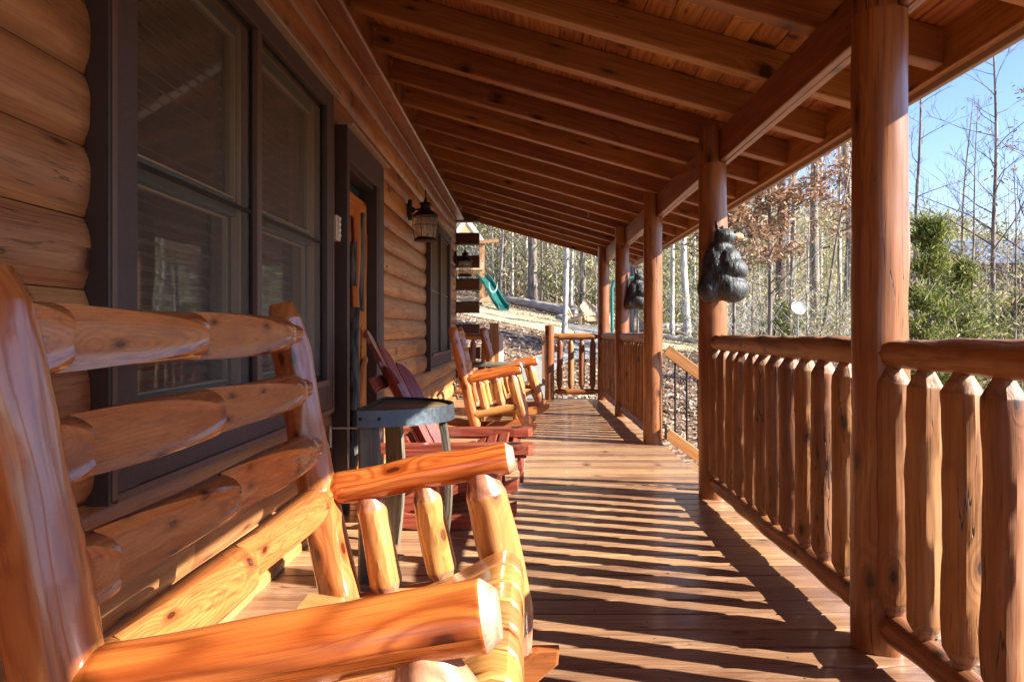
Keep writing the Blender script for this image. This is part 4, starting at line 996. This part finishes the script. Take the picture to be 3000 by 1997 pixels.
# evergreen cedars
def cedar(name,label,loc,h,w,n,seed,group=None):
    rng=random.Random(seed); tr=MB(); lf=MB()
    tube(tr,[(0,0,-.2),(.02,0,h*.5),(0,.02,h*.98)],[.06*h/4,.04*h/4,.006],8,.5)
    nb=int(n/42)
    for i in range(nb):
        u=rng.uniform(.03,.97); an=rng.uniform(0,6.28); L=w*(1-u)**.6*rng.uniform(.35,1.25); z=u*h
        d=Vector((math.cos(an),math.sin(an),rng.uniform(.15,.55))).normalized()
        tube(tr,[(0,0,z),d*L*.5+Vector((0,0,z)),d*L+Vector((0,0,z))],[.012,.008,.003],3,.4)
        clump=rng.uniform(-.22,.22)
        for k in range(42):
            t_=rng.uniform(.2,1.05); c=d*L*t_+Vector((rng.gauss(0,.09),rng.gauss(0,.09),z+rng.gauss(-.02,.08)))
            a=(d*.7+Vector((rng.uniform(-.8,.8),rng.uniform(-.8,.8),rng.uniform(-.3,.9)))).normalized(); b=a.cross(Vector((rng.uniform(-1,1),rng.uniform(-1,1),1))).normalized()
            quad(lf,c,a*rng.uniform(.05,.11),b*rng.uniform(.012,.026),max(0,min(1,.5+clump+rng.uniform(-.3,.3))))
    t=thing(name,label,'tree',(0,0,0),group,local=True); obj('trunk',tr,M['bark'],t); obj('foliage',lf,M['lfgreen'],t); t.location=loc; return t
cedar('cedar_tree','bright green cedar just right of the foreground post, behind the railing',tuple(gpt(2135,13.5,-.1)),3.45,1.0,5200,31)
cedar('cedar_tree','loose green cedar behind the first cedar, in front of the distant blue roof',tuple(gpt(2215,15.5,-.1)),2.9,1.25,5200,32)
cedar('cedar_tree','dark low cedar at the right frame edge below the bare branches',tuple(gpt(2345,17,-.1)),2.6,1.6,5200,33)
cedar('holly_bush','small glossy green bush at the foot of the pine trunk',tuple(gpt(1800,20,-.1)),1.7,.9,4000,34)
# repeated woods: prototypes copied
protos=[]
for i in range(5):
    protos.append(make_tree('bare_tree','slender bare tree standing in the woods beyond the yard',50+i,13+i*.8,[.05,.075,.10,.065,.12][i],16,[W_,B_,W_,W_,W_][i],(0,0,-100),group='slender bare trees in the woods',first=.28))
sap=[]
for i in range(3):
    sap.append(make_tree('sapling','thin bare sapling in the undergrowth beyond the yard',70+i,5.5+i,.03,12,[W_,B_,W_][i],(0,0,-100),group='thin saplings in the undergrowth',first=.15,spread=1.4))
rng=random.Random(5); used=set()
def place(P,x,Y,s):
    k=rng.randrange(len(P)); o=P[k]
    if o.name not in used: used.add(o.name)
    else: o=copy_tree(o)
    o.location=gpt(x,Y); o.rotation_euler=(0,0,rng.uniform(0,6.28)); o.scale=(s,s,s*rng.uniform(.9,1.15))
for x in (1122,1131,1138,1146,1152,1163,1172,1180,1187,1198,1210,1245,1262,1275,1312,1325,1352,1368,1382,1398):
    place(protos,x+rng.uniform(-2,2),rng.uniform(34.5,47),rng.uniform(.75,1.05))
for x in range(1068,1400,26): place(protos,x+rng.uniform(-9,9),rng.uniform(47,70),rng.uniform(.9,1.3))
for x in range(1415,2000,30): place(protos,x+rng.uniform(-14,14),rng.uniform(27,44),rng.uniform(.8,1.1))
for x in range(1430,2010,44): place(protos,x+rng.uniform(-14,14),rng.uniform(44,66),rng.uniform(.9,1.2))
for x in range(2110,2420,34): place(protos,x+rng.uniform(-10,10),rng.uniform(34,60),rng.uniform(.45,.62))
for x in range(1120,1400,18): place(sap,x+rng.uniform(-8,8),rng.uniform(33,40),rng.uniform(.6,1.1))
for x in range(1640,2010,19): place(sap,x+rng.uniform(-8,8),rng.uniform(18,27),rng.uniform(.6,1.05))
for x in range(2110,2440,24): place(sap,x+rng.uniform(-8,8),rng.uniform(13,22),rng.uniform(.45,.7))
# thicket: brush, vines and small leaves nobody could count
def thicket(name,region,n,size,twigs,seed,mat,label):
    rng=random.Random(seed); mb=MB(); cl=[]
    for i in range(n//60):
        x,Y,zt=region(rng); X=xat(x,Y); cl.append((X,Y,gz(X,Y)+zt,rng.uniform(.4,1.3),rng.gauss(0,.2)))
    for c in cl:
        for k in range(60):
            p=Vector((c[0]+rng.gauss(0,c[3]),c[1]+rng.gauss(0,c[3]),c[2]+rng.gauss(0,c[3]*.7)))
            if p.z<gz(p.x,p.y): p.z=gz(p.x,p.y)+rng.uniform(0,.4)
            a=Vector((rng.uniform(-1,1),rng.uniform(-1,1),rng.uniform(-1,1))).normalized(); b=a.cross(Vector((rng.uniform(-1,1),rng.uniform(-1,1),.3))).normalized()
            s=size*rng.uniform(.5,1.4)*(c[1]/40+.4); quad(mb,p,a*s,b*s*.5,max(0,min(1,.42+c[4]+rng.uniform(-.25,.25))))
    tw=MB()
    for i in range(twigs):
        x,Y,zt=region(rng); X=xat(x,Y); p=Vector((X,Y,gz(X,Y)+zt*rng.uniform(0,1))); d=Vector((rng.uniform(-.7,.7),rng.uniform(-.5,.5),rng.uniform(.1,1))).normalized(); L=rng.uniform(.5,2.0)*(Y/35+.3)
        q=p+d*L*.5+Vector((rng.gauss(0,.12),rng.gauss(0,.12),0)); tube(tw,[p,q,q+(d+Vector((rng.uniform(-.5,.5),0,rng.uniform(-.3,.3)))).normalized()*L*.5],[q_*min(1.3,(Y/32)**1.2) for q_ in (.011,.008,.004)],3,rng.uniform(.3,1),caps=(False,False))
    o=tag(obj(name,mb,mat),label,'undergrowth',kind='stuff')
    o2=tag(obj('brush_twigs',tw,M['barkpale']),'tangle of thin bare twigs in '+label.split(' in ',1)[-1],'undergrowth',kind='stuff'); return o
thicket('hillside_thicket',lambda r:(r.uniform(1050,1420),r.uniform(36,62),r.uniform(0,1)**1.5*6.5),52000,.075,2200,91,M['lfmix'],'olive and tan brush covering the slope in the woods behind the lawn')
thicket('woodland_thicket',lambda r:(r.uniform(1430,2010),r.uniform(28,60),r.uniform(0,1)**1.5*5.5),56000,.075,2400,92,M['lfmix'],'tangled green and brown brush in the right hand woods')
thicket('near_brush',lambda r:(r.uniform(1640,2020),r.uniform(17,27),r.uniform(0,1)**1.6*2.0),9000,.05,1500,93,M['lfmix'],'low leafy brush in front of the right hand woods')
thicket('right_brush',lambda r:(r.uniform(2090,2460),r.uniform(13,40),r.uniform(0,1)**1.4*2.6),16000,.06,1400,94,M['lfmix'],'green grey brush in the gap right of the foreground post')
thicket('far_woods',lambda r:(r.uniform(1900,2600),r.uniform(55,90),r.uniform(0,1)**1.2*5),16000,.1,700,95,M['lfmix'],'distant wooded ridge in the far right background')
# leaf litter and dry grass
rng=random.Random(8); mb=MB(); gr=MB()
def inlawn(x,y): return (y>20.6+max(0,-x)*.8 and y<32.5-max(0,x)*1.2)
for i in range(17000):
    Y=11.3+ (rng.random()**1.6)*24; x=rng.uniform(1050,1640); X=xat(x,Y)
    if inlawn(X,Y) and rng.random()<.8: continue
    if -.6<X<1.2 and Y<15 and abs(X-(-.1+.1*(Y-11.5)))<.42: continue
    if X<-.9 and Y<12.2: continue
    s=rng.uniform(.03,.062); a=Vector((rng.uniform(-1,1),rng.uniform(-1,1),rng.uniform(-.35,.35))).normalized(); b=a.cross(Vector((rng.uniform(-.4,.4),rng.uniform(-.4,.4),1))).normalized()
    quad(mb,(X,Y,gz(X,Y)+rng.uniform(.01,.045)),a*s,b*s*.7,rng.random())
for i in range(9000):
    Y=rng.uniform(5.0,14); X=rng.uniform(1.6,5.5)
    s=rng.uniform(.028,.055); a=Vector((rng.uniform(-1,1),rng.uniform(-1,1),rng.uniform(-.35,.35))).normalized(); b=a.cross(Vector((rng.uniform(-.4,.4),rng.uniform(-.4,.4),1))).normalized()
    quad(mb,(X,Y,gz(X,Y)+rng.uniform(.01,.045)),a*s,b*s*.7,rng.random())
lb=MB()
for i in range(34):
    X,Y=rng.uniform(-.3,1.2),rng.uniform(1.9,10.5); a=Vector((rng.uniform(-1,1),rng.uniform(-1,1),rng.uniform(-.1,.3))).normalized(); b=a.cross(Vector((rng.uniform(-.5,.5),rng.uniform(-.5,.5),1))).normalized(); q=rng.uniform(.005,.012)
    quad(lb,(X,Y,.006),a*q,b*q*.6,rng.random())
tag(obj('leaf_bits',lb,M['litter']),'tiny crumbs of dry leaf blown over the porch boards','leaf bits',kind='stuff')
tag(obj('fallen_leaves',mb,M['litter']),'dry brown fallen leaves carpeting the yard beyond the porch','leaves',kind='stuff')
for i in range(9000):
    X=rng.uniform(-4,8); Y=rng.uniform(20.5,33)
    if not inlawn(X,Y): continue
    h=rng.uniform(.012,.035); quad(gr,(X,Y,gz(X,Y)+.03+h*.4),(rng.uniform(-.03,.03),rng.uniform(-.03,.03),h),(.01,rng.uniform(-.01,.01),0),rng.random())
tag(obj('dry_grass',gr,M['grass']),'straw coloured winter grass on the lawn strip','grass',kind='stuff')
# ------------------------------------------------------------------ light, camera
EL=30.7; hx,hy=.952,-.307
sd=Vector((hx*math.cos(rad(EL)),hy*math.cos(rad(EL)),math.sin(rad(EL))))
sl=bpy.data.lights.new('sun','SUN'); sl.energy=5.0; sl.angle=rad(.5); sl.color=(1,.94,.84)
so=bpy.data.objects.new('sun',sl); COL.objects.link(so); so.rotation_euler=(-sd).to_track_quat('-Z','Y').to_euler(); so.location=(20,-6,14)
w=bpy.data.worlds.new('World'); sc.world=w; w.use_nodes=True; nt=w.node_tree
bg=nt.nodes['Background']; sk=nt.nodes.new('ShaderNodeTexSky'); sk.sky_type='NISHITA'; sk.sun_disc=False
sk.sun_elevation=rad(EL); sk.sun_rotation=math.atan2(hx,hy); sk.air_density=1.0; sk.dust_density=.1; sk.ozone_density=2.2
hs=nt.nodes.new('ShaderNodeHueSaturation'); hs.inputs['Saturation'].default_value=1.1; nt.links.new(sk.outputs[0],hs.inputs['Color']); mm=nt.nodes.new('ShaderNodeMix'); mm.data_type='RGBA'; mm.blend_type='MULTIPLY'; mm.inputs[0].default_value=1; mm.inputs[7].default_value=(1.0,.9,1.03,1); nt.links.new(hs.outputs[0],mm.inputs[6]); nt.links.new(mm.outputs[2],bg.inputs[0]); bg.inputs[1].default_value=.082
cam=bpy.data.cameras.new('camera'); co=bpy.data.objects.new('camera',cam); COL.objects.link(co); sc.camera=co
co.location=(0,0,EYE); co.rotation_euler=(rad(90),0,0); cam.sensor_width=36; cam.lens=36*F/2356; cam.clip_start=.05; cam.clip_end=2000
cam.shift_x=-(VX-1178)/2356; cam.shift_y=(VY-784)/2356
vs_=sc.view_settings; sc.display_settings.display_device='sRGB'; vs_.view_transform='Standard'; vs_.look='None'; vs_.gamma=1; vs_.use_curve_mapping=False; vs_.exposure=1.9
sc.cycles.max_bounces=7; sc.cycles.diffuse_bounces=4; sc.cycles.glossy_bounces=3; sc.cycles.transparent_max_bounces=8; sc.cycles.caustics_reflective=False; sc.cycles.caustics_refractive=False
